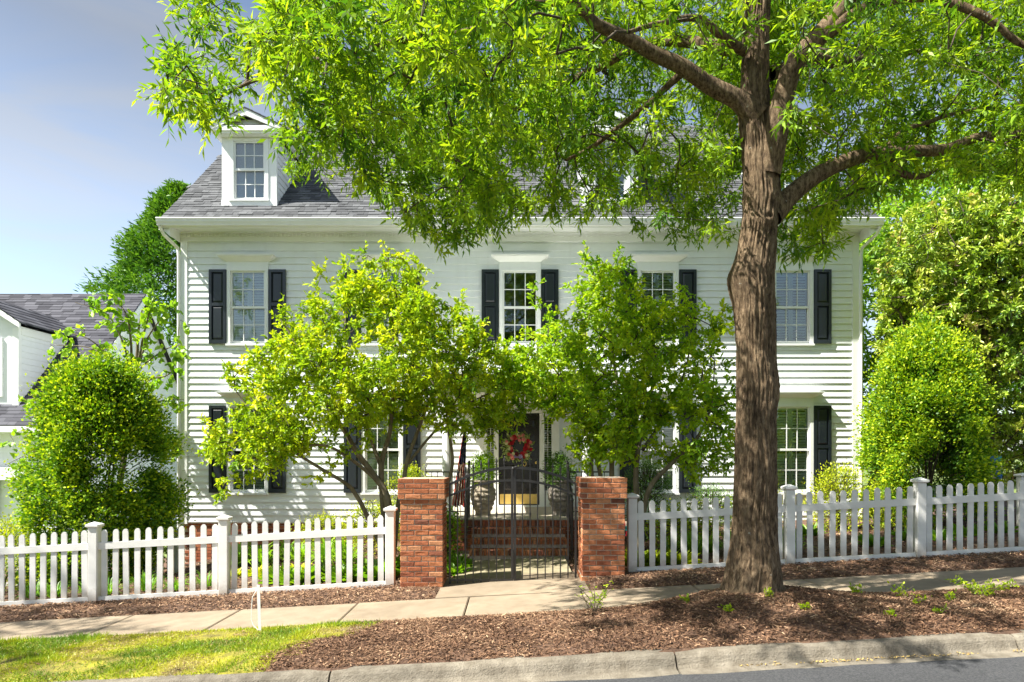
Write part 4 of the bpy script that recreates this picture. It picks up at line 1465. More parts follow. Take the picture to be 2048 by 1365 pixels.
def clump_leaves(C, tdir, shoots, per, slen, L, W, droop, spread=0.9, out=None):
    """leafy shoots round each clump centre. returns leaf arrays and stem arrays"""
    n = len(C)
    sd = unit(tdir[:, None] * 0.7 + rng.normal(size=(n, shoots, 3)) * spread + np.array([0, 0, -droop]))
    ln = slen * rng.uniform(0.6, 1.25, (n, shoots, 1))
    S0 = np.repeat(C[:, None], shoots, 1) + rng.normal(size=(n, shoots, 3)) * slen * 0.18
    S1 = S0 + sd * ln
    S1[..., 2] -= droop * 0.15 * ln[..., 0]
    t = (np.arange(per) + rng.uniform(0, 1, (n, shoots, per))) / per
    P = S0[:, :, None] + (S1 - S0)[:, :, None] * t[..., None]
    perp = rng.normal(size=P.shape)
    D = unit(sd[:, :, None] * 0.75 + unit(perp) * 0.85 + np.array([0, 0, -droop * 0.45]))
    N = unit(rng.normal(size=P.shape) * 0.7 + np.array([0, 0, 1.0]))
    ctint = np.repeat(rng.normal(0, 0.20, (n, 1, 1)), shoots, 1)
    ctint = np.repeat(ctint, per, 2)
    tint = np.clip(0.45 + ctint + rng.normal(0, 0.16, P.shape[:3]), 0, 1)
    m = P.reshape(-1, 3)
    k = len(m)
    return m, D.reshape(-1, 3), N.reshape(-1, 3), L * rng.uniform(0.65, 1.2, k), W * rng.uniform(0.75, 1.2, k), tint.ravel(), S0.reshape(-1, 3), S1.reshape(-1, 3)

def make_tree(name, label, cat, base, limbs, clumps, leaf, bark_l, bark_t, group=None, sag=0.06, unit_r=0.0032, trunk=None, rmax=0.03):
    """limbs: list of (points, radii); leaf: dict(shoots, per, slen, L, W, droop, mat, shape)"""
    root = empty(name, tuple(base))
    tag(root, label, cat, group)
    off = np.array(base, float)
    nodes, parts_ = [], []
    for pts, rad in limbs:
        P, r = catmull(pts, rad, 7)
        P = P + (np.stack([vnoise(P * 2.3, 11), vnoise(P * 2.3, 12), vnoise(P * 2.3, 13)], -1) - 0.5) * np.minimum(r * 1.2, 0.06)[:, None]
        parts_.append(tube_arrays(P, r, 10))
        nodes.append(P[2:])
    V, Fq = join(parts_)
    mesh_obj('trunk' if trunk is None else 'limb', np_mesh('trunk', V - off, Fq, bark_l, smooth=True), root)
    if trunk is not None:
        mesh_obj('trunk', trunk, root, tuple(-off))
    (tw, tdir) = grow(np.concatenate(nodes), clumps, np.array(base), sag=sag, unit_r=unit_r, rmax=rmax)
    P, D, N, L, W, tint, S0, S1 = clump_leaves(clumps, tdir, leaf['shoots'], leaf['per'], leaf['slen'], leaf['L'], leaf['W'], leaf['droop'], leaf.get('spread', 0.9))
    st = edge_tubes(S0, S1, np.full(len(S0), unit_r * 0.9), np.full(len(S0), unit_r * 0.3), 3)
    V, Fq = join([tw, st])
    mesh_obj('branches', np_mesh('branches', V - off, Fq, bark_t), root)
    if 'tintfn' in leaf:
        tint = leaf['tintfn'](P, tint)
    mesh_obj('crown', leaf_mesh('crown', P - off, D, N, L, W, leaf['mat'], tint, leaf.get('shape', 'rhomb'), leaf.get('curl', 0.12)), root)
    return root

def copy_tree(root, loc, rz, scale, label):
    r = root.copy(); COL.objects.link(r)
    r.location = loc; r.rotation_euler = (0, 0, rz); r.scale = (scale,) * 3
    r['label'] = label
    for ch in list(root.children):
        c_ = ch.copy(); COL.objects.link(c_); c_.parent = r
    return r

# ------------------------------------------------------------------ the big street oak
OY = OAK[1]
def trunk_mesh():
    rows = [(1215, 1505, 170), (1195, 1505, 142), (1170, 1506, 124), (1130, 1507, 112), (1060, 1509, 106), (950, 1511, 100), (850, 1512, 94), (760, 1512, 92), (680, 1512, 93),
            (620, 1510, 97), (560, 1507, 100), (500, 1514, 90), (440, 1520, 84), (400, 1524, 92), (340, 1522, 86), (280, 1517, 78), (220, 1510, 76), (150, 1512, 66), (80, 1514, 63), (0, 1518, 62), (-200, 1530, 54), (-450, 1535, 40), (-650, 1530, 24)]
    P = np.array([PX(px, py, OY) for py, px, w in rows])
    P[:, 1] += np.linspace(0, 0.25, len(P)) ** 2
    r = np.array([w / 2 * OY / F * (0.75 if py < 450 else 0.775 if py < 1100 else 0.89) for py, _, w in rows])
    P, r = catmull(P, r, 18)
    sides = 168
    V, Fq = tube_arrays(P, r, sides)
    C = np.repeat(P, sides, 0); Rr = np.repeat(r, sides)
    nrm = unit(V - C)
    ang = np.arctan2(nrm[:, 1], nrm[:, 0])
    h = V[:, 2]
    n1 = (1 - np.abs(vnoise(np.stack([np.cos(ang) * 11 + 0.6 * np.sin(h * 7), np.sin(ang) * 11, h * 4.2], -1), 21) * 2 - 1)) ** 1.6
    n2 = 1 - np.abs(vnoise(np.stack([np.cos(ang) * 4.5, np.sin(ang) * 4.5, h * 1.3], -1), 22) * 2 - 1)
    n3 = vnoise(np.stack([np.cos(ang) * 1.4, np.sin(ang) * 1.4, h * 1.6], -1), 23) - 0.5
    d = (n1 - 0.5) * 0.026 + (n2 - 0.6) * 0.014 + n3 * 0.016
    fl = np.clip((0.95 - h) / 0.75, 0, 1)
    d = d + fl ** 2 * 0.10 * (np.sin(ang * 5 + 0.7) * 0.5 + 0.35 * np.sin(ang * 3 + 2))
    kn = lambda a0, z0, s, amp: amp * np.exp(-(((np.arctan2(np.sin(ang - a0), np.cos(ang - a0))) * Rr / s) ** 2) - ((h - z0) / (s * 1.15)) ** 2)
    d = d + kn(math.pi * 0.98, 3.58, 0.15, 0.048) + kn(math.pi * 1.9, 2.45, 0.14, 0.035) + kn(-1.45, 4.18, 0.07, 0.05) - kn(-1.45, 4.19, 0.03, 0.05)
    V = V + nrm * d[:, None]
    return np_mesh('trunk', V, Fq, M['bark_oak'], smooth=True)

def limb(pp, rr):
    return ([PX(px, py, Y) for px, py, Y in pp], [r * Y / F for r, (_, _, Y) in zip(rr, pp)])
oak_limbs = [
    limb([(1515, 240, 7.1), (1470, 195, 7.05), (1400, 158, 7.0), (1330, 118, 6.9), (1265, 82, 6.8), (1190, 50, 6.65), (1140, 5, 6.5), (1060, -25, 6.4), (930, -45, 6.3)], [26, 18.5, 16, 14.5, 13, 11.5, 10, 9, 6]),
    limb([(1130, 5, 6.5), (1060, 12, 6.6), (930, 70, 6.5), (820, 75, 6.4), (700, 110, 6.35), (600, 128, 6.4), (500, 165, 6.5), (420, 205, 6.5)], [10, 9, 8, 7, 6, 5, 3.5, 2]),
    limb([(1500, 110, 7.2), (1410, 88, 7.5), (1330, 85, 7.8), (1260, 105, 8.0), (1200, 135, 8.2), (1120, 172, 8.4), (1030, 220, 8.6), (930, 265, 8.9), (840, 330, 9.0)], [15, 12, 10, 9, 8, 7, 5.5, 4, 2.5]),
    limb([(1490, 105, 7.0), (1440, 70, 6.8), (1390, 38, 6.6), (1310, 50, 6.4), (1255, 65, 6.2)], [10, 9, 7, 5.5, 4]),
    limb([(1375, 145, 7.0), (1310, 195, 7.3), (1250, 245, 7.7), (1190, 290, 8.0), (1130, 320, 8.2)], [8, 6, 5.5, 4.5, 3]),
    limb([(1535, 350, 7.05), (1553, 270, 6.98), (1568, 195, 6.9), (1590, 130, 6.8), (1645, 65, 6.7), (1705, -10, 6.6), (1760, -100, 6.4), (1800, -240, 6.3)], [27, 24, 21, 20, 19, 17, 14, 10]),
    limb([(1640, 75, 6.7), (1700, 38, 6.6), (1770, 10, 6.5), (1860, 0, 6.4), (1960, 30, 6.3), (2040, 85, 6.3), (2110, 110, 6.2)], [15, 13, 11, 9, 8, 6, 4]),
    limb([(1545, 430, 7.1), (1585, 388, 7.15), (1630, 350, 7.2), (1690, 322, 7.3), (1780, 308, 7.4), (1880, 300, 7.5), (1960, 275, 7.6), (2050, 264, 7.7), (2180, 235, 7.8)], [22, 18.5, 16.5, 15, 12.5, 10.5, 9.5, 8, 6]),
    limb([(1780, 310, 7.4), (1800, 345, 7.4), (1840, 352, 7.4), (1870, 340, 7.4)], [9, 8, 6, 3]),
    limb([(1770, 305, 7.4), (1810, 262, 7.6), (1880, 235, 8.0), (1960, 215, 8.4)], [7, 5, 4, 3]),
    limb([(1540, 150, 7.25), (1620, 118, 7.8), (1680, 125, 8.3), (1740, 120, 8.8), (1850, 100, 9.2)], [14, 12, 10, 8, 4]),
    limb([(1520, 20, 7.2), (1450, -120, 7.8), (1330, -200, 8.8), (1180, -210, 9.6)], [18, 14, 10, 5]),
    limb([(1520, -40, 7.1), (1500, -200, 6.3), (1450, -420, 5.4), (1380, -640, 4.8)], [18, 14, 10, 5]),
    limb([(1530, -150, 7.2), (1640, -260, 8.2), (1760, -290, 9.4), (1850, -280, 10.2)], [15, 12, 8, 4]),
    limb([(1530, -250, 7.2), (1350, -420, 6.8), (1120, -560, 6.4), (900, -560, 6.2)], [16, 12, 8, 4]),
    limb([(1530, -300, 7.2), (1700, -520, 6.6), (1900, -640, 6.4), (2150, -600, 6.3)], [16, 12, 8, 4]),
]
LBx = [300, 345, 400, 455, 500, 545, 590, 640, 690, 740, 790, 840, 900, 950, 1000, 1050, 1110, 1170, 1230, 1300, 1360, 1410, 1450, 1500, 1560, 1610, 1650, 1690, 1740, 1800, 1860, 1930, 2000, 2100, 2300]
LBy = [225, 235, 245, 265, 185, 160, 360, 345, 320, 395, 440, 470, 500, 490, 460, 430, 425, 440, 455, 495, 500, 475, 485, 450, 485, 520, 515, 435, 415, 375, 355, 360, 370, 390, 400]
UBx = [300, 340, 380, 430, 480, 540, 600, 640]
UBy = [170, 120, 120, 95, 80, 40, -20, -400]
def oak_clumps(n_in, n_out):
    ins, outs = [], []
    while len(ins) < n_in or len(outs) < n_out:
        m = 4000
        X = rng.uniform(-4.3, 9.2, m); Y = rng.uniform(4.3, 10.6, m); Z = rng.uniform(3.3, 11.4, m)
        rho = np.sqrt(((X - 2.4) / 6.5) ** 2 + ((Y - 7.2) / 3.4) ** 2)
        top = 6.6 + 4.6 * np.sqrt(np.clip(1 - rho ** 2, 0, 1))
        low = 3.75 + 0.9 * np.abs(Y - 7.6) * (Y < 7.6) * 0.35 + 0.25 * (vnoise(np.stack([X, Y, X * 0], -1) * 0.9, 31) - 0.5) * 2
        px = 1024 + F * X / Y; py = 915 - F * (Z - CAM_H) / Y
        lb = np.interp(px, LBx, LBy); ub = np.interp(px, UBx, UBy)
        ok = (rho < 1) & (Z < top) & (Z > low)
        inside = (py > -30) & (px > 250) & (px < 2130)
        extra = (px > 345) & (px < 450) & (py < 60)
        noise = vnoise(np.stack([X, Y, Z], -1) * 1.1, 33)
        # airier through the middle, where the roof and the sky show between the leaves
        thin = np.exp(-((px - 1290) / 210) ** 2 - ((py - 280) / 170) ** 2) * 0.52 + np.exp(-((px - 1830) / 150) ** 2 - ((py - 170) / 110) ** 2) * 0.45
        keep = (noise + rng.uniform(-0.2, 0.2, m) > 0.43) & (rng.uniform(0, 1, m) > thin)
        good_in = ok & inside & keep & (py < lb - 18) & ((py > ub) | extra) & (px > 330)
        good_out = ok & ~inside & keep & ((px > 480) | (py < -900)) & (py < 300)
        # keep the trunk's lower stem clear
        clear = (np.abs(px - 1515) < 60) & (Y < 7.1) & (py > 60)
        good_in &= ~clear
        front = (px > 1040) & (Y < 6.95) & (py > -10)
        good_in &= ~(front & (rng.uniform(0, 1, m) > 0.13))
        Q = np.stack([X, Y, Z], -1)
        ins += list(Q[good_in]); outs += list(Q[good_out])
    return np.array(ins[:n_in] + outs[:n_out])
oak_c = oak_clumps(1880, 520)
oak = make_tree('street_oak', 'big street oak with furrowed trunk rising from the mulch mound', 'tree', (OAK[0], OAK[1], 0.2), oak_limbs, oak_c,
                dict(shoots=7, per=9, slen=0.22, L=0.105, W=0.027, droop=0.38, spread=1.1, mat=M['leaf_oak'], curl=0.15), M['bark_oak'], M['bark_twig'], group='street trees', trunk=trunk_mesh(), unit_r=0.0030)
copy_tree(oak, (-14.6, 6.6, -0.75), 2.6, 1.0, 'street oak standing beyond the lawn end of the sidewalk')
copy_tree(oak, (-5.5, -13.5, -0.3), 1.2, 1.25, 'street oak across the road mirrored in the upper windows')
copy_tree(oak, (7.5, -14.0, 0.2), 4.0, 1.2, 'second street oak across the road mirrored in the glass')

# ------------------------------------------------------------------ small multi-stem yard trees
def ell(c, r, n, hollow=0.35):
    d = rand_dirs(n)
    q = rng.uniform(hollow ** 3, 1, (n, 1)) ** (1 / 3)
    return np.array(c) + d * q * np.array(r)
def yard_clumps(ells, shoots, gaps=0.35):
    P = np.concatenate([ell(c, r, n) for c, r, n in ells] + [np.array(shoots)])
    keep = vnoise(P * 1.9, 41) > 0.34 * rng.uniform(0.6, 1.1, len(P))
    keep[-len(shoots):] = True
    return P[keep]
def shoot_line(p0, p1, n):
    return [np.array(p0) * (1 - t) + np.array(p1) * t + rng.normal(size=3) * 0.04 for t in np.linspace(0, 1, n)]
T1 = 11.0
def q(px, py, Y): return tuple(PX(px, py, Y))
b1 = (-1.93, T1, -0.12)
l1 = [([b1, q(775, 1005, 11.0), q(745, 950, 11.0), q(700, 880, 10.9), q(650, 800, 10.8), q(600, 700, 10.7), q(560, 640, 10.7)], [0.07, 0.06, 0.05, 0.04, 0.03, 0.02, 0.01]),
      ([b1, q(765, 1010, 11.1), q(762, 935, 11.1), q(780, 860, 11.2), q(790, 740, 11.2), q(785, 640, 11.2), q(770, 540, 11.2)], [0.06, 0.05, 0.045, 0.035, 0.028, 0.018, 0.008]),
      ([q(750, 960, 11.0), q(700, 915, 10.8), q(640, 890, 10.6), q(560, 905, 10.5), q(480, 925, 10.4)], [0.03, 0.025, 0.02, 0.014, 0.007]),
      ([b1, q(740, 1045, 10.9), q(712, 990, 10.8), q(690, 965, 10.7), q(620, 925, 10.6), q(540, 870, 10.5), q(470, 780, 10.5)], [0.05, 0.04, 0.035, 0.03, 0.024, 0.016, 0.008]),
      ([q(762, 935, 11.1), q(735, 860, 11.3), q(700, 760, 11.5), q(690, 660, 11.6), q(700, 560, 11.7)], [0.035, 0.028, 0.02, 0.014, 0.006]),
      ([b1, q(800, 990, 11.2), q(830, 880, 11.3), q(870, 780, 11.3), q(920, 700, 11.3), q(940, 640, 11.3)], [0.05, 0.04, 0.03, 0.024, 0.015, 0.007]),
      ([q(815, 930, 11.3), q(880, 850, 11.5), q(950, 800, 11.5), q(1020, 770, 11.5)], [0.025, 0.02, 0.013, 0.006]),
      ([b1, q(880, 1000, 11.6), q(905, 930, 11.6), q(895, 850, 11.5), q(890, 780, 11.4)], [0.04, 0.033, 0.028, 0.02, 0.01])]
e1 = [(q(760, 720, 11.0), (1.75, 1.35, 1.25), 330), (q(640, 780, 10.8), (1.35, 1.2, 1.0), 200), (q(900, 760, 11.2), (1.15, 1.1, 0.95), 170),
      (q(520, 880, 10.5), (0.75, 0.7, 0.55), 75), (q(770, 600, 11.2), (0.75, 0.8, 0.75), 60), (q(990, 800, 11.4), (0.55, 0.6, 0.45), 36)]
s1 = (shoot_line(q(760, 600, 11), q(775, 520, 11), 5) + shoot_line(q(690, 620, 11), q(690, 530, 11), 5) + shoot_line(q(640, 650, 10.8), q(640, 550, 10.8), 5) + shoot_line(q(585, 700, 10.8), q(575, 625, 10.8), 4)
      + shoot_line(q(830, 620, 11), q(838, 530, 11), 4) + shoot_line(q(560, 760, 10.7), q(455, 738, 10.6), 6) + shoot_line(q(560, 880, 10.5), q(435, 880, 10.4), 5) + shoot_line(q(520, 930, 10.5), q(430, 990, 10.4), 5)
      + shoot_line(q(900, 650, 11.2), q(925, 610, 11.2), 3) + shoot_line(q(720, 880, 10.6), q(640, 960, 10.5), 4) + shoot_line(q(960, 820, 11.4), q(985, 880, 11.4), 4))
yl = dict(shoots=5, per=10, slen=0.21, L=0.080, W=0.042, droop=0.05, mat=M['leaf_yard'], shape='oval', curl=0.12)
make_tree('yard_tree', 'small multi-stem tree with lime leaves spilling over the lower pickets', 'tree', b1, l1, yard_clumps(e1, s1), yl, M['bark_small'], M['bark_twig'], 'small yard trees', unit_r=0.0035)
b2 = (2.02, 10.9, 0.11)
l2 = [([b2, q(1275, 1000, 10.9), q(1273, 930, 10.9), q(1285, 850, 11), q(1310, 740, 11), q(1300, 640, 11)], [0.06, 0.05, 0.042, 0.034, 0.024, 0.01]),
      ([b2, q(1295, 990, 10.8), q(1340, 930, 10.7), q(1385, 890, 10.7), q(1420, 820, 10.7), q(1430, 720, 10.7)], [0.05, 0.042, 0.035, 0.028, 0.018, 0.008]),
      ([(1.65, 11.3, 0.09), q(1222, 940, 11.3), q(1228, 880, 11.3), q(1235, 780, 11.3), q(1220, 660, 11.3), q(1200, 560, 11.3)], [0.05, 0.042, 0.036, 0.028, 0.018, 0.008]),
      ([(1.65, 11.3, 0.09), q(1200, 945, 11.4), q(1180, 890, 11.4), q(1150, 810, 11.5), q(1110, 740, 11.5), q(1060, 700, 11.5)], [0.045, 0.036, 0.03, 0.024, 0.016, 0.008]),
      ([(1.65, 11.3, 0.09), q(1185, 950, 11.5), q(1188, 880, 11.5), q(1175, 760, 11.6), q(1170, 640, 11.7)], [0.04, 0.033, 0.027, 0.02, 0.009]),
      ([q(1285, 900, 10.95), q(1330, 830, 11.1), q(1370, 740, 11.2), q(1390, 640, 11.2)], [0.03, 0.024, 0.016, 0.007])]
e2 = [(q(1230, 730, 11.2), (1.35, 1.2, 1.25), 225), (q(1340, 760, 10.9), (1.1, 1.1, 1.25), 165), (q(1110, 740, 11.4), (0.9, 0.9, 0.75), 120), (q(1390, 860, 10.7), (0.65, 0.8, 0.75), 80),
      (q(1250, 870, 10.9), (0.9, 0.8, 0.45), 80), (q(1210, 580, 11.3), (0.45, 0.6, 0.6), 36), (q(1190, 890, 11.2), (0.35, 0.4, 0.4), 24)]
s2 = (shoot_line(q(1200, 600, 11.3), q(1185, 515, 11.3), 5) + shoot_line(q(1160, 620, 11.3), q(1160, 560, 11.3), 4) + shoot_line(q(1300, 640, 11), q(1260, 560, 11), 5) + shoot_line(q(1380, 650, 11), q(1370, 580, 11), 4)
      + shoot_line(q(1420, 680, 10.8), q(1455, 600, 10.8), 5) + shoot_line(q(1110, 700, 11.4), q(1075, 590, 11.4), 6) + shoot_line(q(1080, 760, 11.4), q(1025, 690, 11.4), 5) + shoot_line(q(1420, 880, 10.7), q(1460, 930, 10.7), 4)
      + shoot_line(q(1080, 800, 11.4), q(1010, 830, 11.4), 4) + shoot_line(q(1330, 900, 10.9), q(1400, 940, 10.7), 4))
M['leaf_yard2'] = leaf_mat('leaf_yard2', [(0, (0.140, 0.310, 0.014)), (0.5, (0.345, 0.540, 0.016)), (1, (0.600, 0.690, 0.026))], 0.52, 0.02, 0.45, (1.2, 1.15, 0.6))
yl2 = dict(yl, mat=M['leaf_yard2'])
make_tree('yard_tree', 'small multi-stem tree between the sunlit pier and the oak', 'tree', b2, l2, yard_clumps(e2, s2), yl2, M['bark_small'], M['bark_twig'], 'small yard trees', unit_r=0.0035)

# ------------------------------------------------------------------ clipped and loose shrubs
def bush(name, label, cat, base, rx, ry, h, n_clump, per, L, W, mat, prof, shape='rhomb', lump=0.16, sig=0.10, fill=0.35, stems=4, group=None, tshift=0.0, gap=0.0, stem_r=0.03, puffs=0):
    root = empty(name, base); tag(root, label, cat, group)
    t = rng.uniform(0.02, 1, n_clump) ** 0.85
    a = rng.uniform(0, 2 * np.pi, n_clump)
    fr = 1 - np.abs(rng.normal(0, fill, n_clump)); fr = np.clip(fr, 0.1, 1.0)
    lm = 1 + lump * (vnoise(np.stack([np.cos(a) * 2.2 + 9, np.sin(a) * 2.2 + 9, t * 5], -1), 51) - 0.5) * 2
    pr = prof(t) * fr * lm
    C = np.stack([np.cos(a) * pr * rx, np.sin(a) * pr * ry, t * h * (1 - 0.03 * lump)], -1)
    if puffs:                                   # gather the clumps into boughs of uneven size
        m_ = puffs
        tp = rng.uniform(0.03, 1, m_) ** 0.8; ap = rng.uniform(0, 2 * np.pi, m_)
        pp = prof(tp) * np.clip(0.84 - np.abs(rng.normal(0, 0.16, m_)), 0.15, 1)
        Cp = np.stack([np.cos(ap) * pp * rx, np.sin(ap) * pp * ry, tp * h * 0.96], -1)
        rp = rng.uniform(0.14, 0.42, m_) * min(rx, 1.2)
        ip = rng.integers(0, m_, n_clump)
        outp = unit(np.stack([Cp[:, 0] / rx, Cp[:, 1] / ry, (Cp[:, 2] / h - 0.25)], -1))
        dv = unit(rand_dirs(n_clump) + outp[ip] * 0.55 + np.array([0, 0, 0.25]))
        C = Cp[ip] + dv * (rp[ip] * rng.uniform(0.55, 1.08, n_clump))[:, None]
        nshoot = int(m_ * 1.1)                   # stray shoots past the outline
        js = rng.integers(0, m_, nshoot)
        C = np.concatenate([C, Cp[js] + unit(outp[js] + rng.normal(size=(nshoot, 3)) * 0.35 + np.array([0, 0, 0.5])) * (rp[js] * rng.uniform(1.1, 1.55, nshoot))[:, None]])
        C[:, 2] = np.maximum(C[:, 2], 0.05)
    if gap > 0:
        C = C[vnoise(C * 2.6 + 5, 52) > gap]
    n = len(C)
    outw = unit(np.stack([C[:, 0] / rx, C[:, 1] / ry, (C[:, 2] / h - 0.45) * 0.9], -1))
    off = rng.normal(size=(n, per, 3)) * sig
    P = C[:, None] + off
    P[..., 2] = np.maximum(P[..., 2], 0.02)
    D = unit(outw[:, None] * 0.9 + rng.normal(size=P.shape) * 0.75 + np.array([0, 0, 0.35]))
    N = unit(rng.normal(size=P.shape) + np.array([0, 0, 0.8]))
    outer_tint = np.clip((np.einsum('nk,nmk->nm', outw, off) / sig) * 0.16, -0.3, 0.4)  # leaf tint gets lighter towards the outer side of each clump
    tint = np.clip((0.36 if puffs else 0.42) + tshift + outer_tint * (1.5 if puffs else 1) + rng.normal(0, 0.17, (n, 1)) + rng.normal(0, 0.14, (n, per)), 0, 1)
    k = n * per
    mesh_obj('foliage', leaf_mesh('foliage', P.reshape(-1, 3), D.reshape(-1, 3), N.reshape(-1, 3), L * rng.uniform(0.6, 1.2, k), W * rng.uniform(0.7, 1.2, k), mat, tint.ravel(), shape), root)
    tubes = []
    for s in range(stems):
        a_ = rng.uniform(0, 2 * np.pi); rr = rng.uniform(0.2, 0.55)
        pts = [(0.06 * math.cos(a_), 0.06 * math.sin(a_), 0), (0.3 * rx * rr * math.cos(a_), 0.3 * ry * rr * math.sin(a_), h * 0.25), (rx * rr * 0.8 * math.cos(a_ + .3), ry * rr * 0.8 * math.sin(a_ + .3), h * 0.55), (rx * rr * math.cos(a_), ry * rr * math.sin(a_), h * 0.85)]
        P_, r_ = catmull(pts, [stem_r, stem_r * 0.8, stem_r * 0.5, stem_r * 0.2], 5)
        tubes.append(tube_arrays(P_, r_, 6))
    if n > 30:
        sub = C[rng.choice(n, min(n, 500), replace=False)]
        tubes.append(edge_tubes(sub * np.array([0.45, 0.45, 0.85]), sub, np.full(len(sub), stem_r * 0.22), np.full(len(sub), stem_r * 0.08), 3))
    V, Fq = join(tubes)
    mesh_obj('stems', np_mesh('stems', V, Fq, M['bark_twig']), root)
    return root
egg = lambda t: np.sqrt(np.clip(1 - (np.abs(t - 0.40) / np.where(t > 0.40, 0.62, 0.66)) ** 2.3, 0.02, 1))
pyr = lambda t: np.clip((1 - t ** 2.3) ** 0.58, 0.03, 1) * (0.80 + 0.20 * np.clip(t * 4, 0, 1))
ball = lambda t: np.sqrt(np.clip(1 - (2 * t - 0.9) ** 2 / 1.25, 0.02, 1))
bush('evergreen_bush', 'tall rounded evergreen between the neighbour and the house corner', 'bush', (-7.43, 12.35, -0.72), 1.12, 1.08, 4.02, 3800, 26, 0.068, 0.040, M['leaf_ever'], egg, lump=0.26, sig=0.085, fill=0.30, stems=5, gap=0.0, puffs=125, group='rounded evergreens')
bush('evergreen_bush', 'tall cone-shaped evergreen at the far house corner by the magnolia', 'bush', (7.83, 12.9, 0.40), 1.15, 1.12, 3.62, 3600, 26, 0.066, 0.038, M['leaf_ever'], pyr, lump=0.22, sig=0.085, fill=0.28, stems=5, tshift=0.05, gap=0.0, puffs=125, group='rounded evergreens')
low = 'low shrubs along the house'
bush('lime_shrub', 'yellow-green shrub at the bottom of the neighbour side', 'shrub', (-8.75, 11.7, -0.75), 0.95, 0.8, 1.35, 260, 22, 0.06, 0.024, M['leaf_lime'], ball, sig=0.09, group=low)
bush('golden_shrub', 'golden shrub behind the brick pier with the flag', 'shrub', (-1.92, 12.9, -0.1), 0.52, 0.5, 1.62, 220, 20, 0.045, 0.022, M['leaf_lime'], ball, sig=0.07, group=low, tshift=-0.1)
bush('golden_shrub', 'yellow leafy shrub showing through pickets left of the pier', 'shrub', (-2.72, 13.3, -0.2), 0.62, 0.5, 0.98, 190, 20, 0.045, 0.022, M['leaf_lime'], ball, sig=0.07, group=low)
bush('golden_shrub', 'low yellow shrub against the brick foundation', 'shrub', (-3.75, 13.7, -0.25), 0.55, 0.45, 0.78, 150, 20, 0.045, 0.022, M['leaf_lime'], ball, sig=0.07, group=low)
bush('boxwood', 'dark green clipped boxwood behind the sunlit pier', 'shrub', (2.62, 13.2, 0.1), 0.55, 0.5, 1.52, 300, 22, 0.035, 0.018, M['leaf_box'], ball, sig=0.07, group=low)
bush('boxwood', 'low dark boxwood under the window beside the second fence post', 'shrub', (3.9, 13.4, 0.18), 0.6, 0.5, 0.95, 240, 20, 0.035, 0.018, M['leaf_box'], ball, sig=0.07, group=low, tshift=0.2)
bush('lime_shrub', 'lime shrub topping the pickets just behind the oak trunk', 'shrub', (4.75, 13.3, 0.24), 0.6, 0.45, 0.92, 190, 20, 0.045, 0.022, M['leaf_lime'], ball, sig=0.08, group=low, tshift=-0.12)
bush('lime_shrub', 'bright lime shrub beneath the rightmost shutters', 'shrub', (6.28, 13.1, 0.30), 0.60, 0.5, 1.20, 260, 22, 0.048, 0.024, M['leaf_lime'], ball, sig=0.08, group=low)
bush('lime_shrub', 'small lime shrub at the foot of the cone-shaped evergreen', 'shrub', (7.05, 12.6, 0.34), 0.45, 0.42, 0.98, 150, 20, 0.045, 0.022, M['leaf_lime'], ball, sig=0.08, group=low, tshift=-0.1)
bush('lime_shrub', 'loose lime shrub behind the fence beside the sunlit pier', 'shrub', (3.05, 12.2, 0.15), 0.6, 0.45, 0.72, 150, 20, 0.055, 0.028, M['leaf_lime'], ball, sig=0.09, group=low, tshift=-0.15)

# ------------------------------------------------------------------ redbud, conifer, magnolia and trees beyond
rb = (-8.6, 14.3, -0.7)
rl = []
def arc(p, *more):
    return [np.array(p)] + [np.array(m) for m in more]
rl.append((arc(rb, q(250, 900, 14.3), q(265, 780, 14.3), q(275, 690, 14.3), q(285, 620, 14.2)), [0.07, 0.055, 0.045, 0.03, 0.012]))
for tgt in ([(250, 700), (215, 630), (150, 605)], [(240, 740), (180, 680), (105, 660)], [(250, 760), (190, 700), (100, 690)], [(290, 690), (320, 640), (350, 600)], [(280, 740), (330, 700), (362, 690)], [(285, 820), (330, 800), (368, 800)],
            [(180, 860), (110, 800), (40, 800)], [(170, 900), (100, 850), (20, 870)], [(160, 930), (90, 900), (10, 930)], [(290, 880), (340, 880), (366, 900)], [(260, 660), (240, 610), (215, 590)], [(290, 660), (300, 620), (310, 590)], [(300, 760), (345, 740), (360, 640)]):
    yb = 14.3 + random.uniform(-0.7, 0.4)
    rl.append((arc(q(262, 860 if tgt[0][1] > 800 else 790, 14.3), *[q(a_, b_, yb) for a_, b_ in tgt]), [0.03, 0.02, 0.012, 0.005]))
rc = []
for pts, rad in rl[1:]:
    P_, _ = catmull(pts, rad, 8)
    rc += [p + rng.normal(size=3) * 0.06 for p in P_[7::2]]
make_tree('redbud', 'redbud with heart-shaped leaves on arching boughs beside the house corner', 'tree', rb, rl, np.array(rc),
          dict(shoots=2, per=4, slen=0.20, L=0.125, W=0.12, droop=0.75, mat=M['leaf_redbud'], shape='heart', spread=0.7), M['bark_small'], M['bark_twig'], unit_r=0.004)

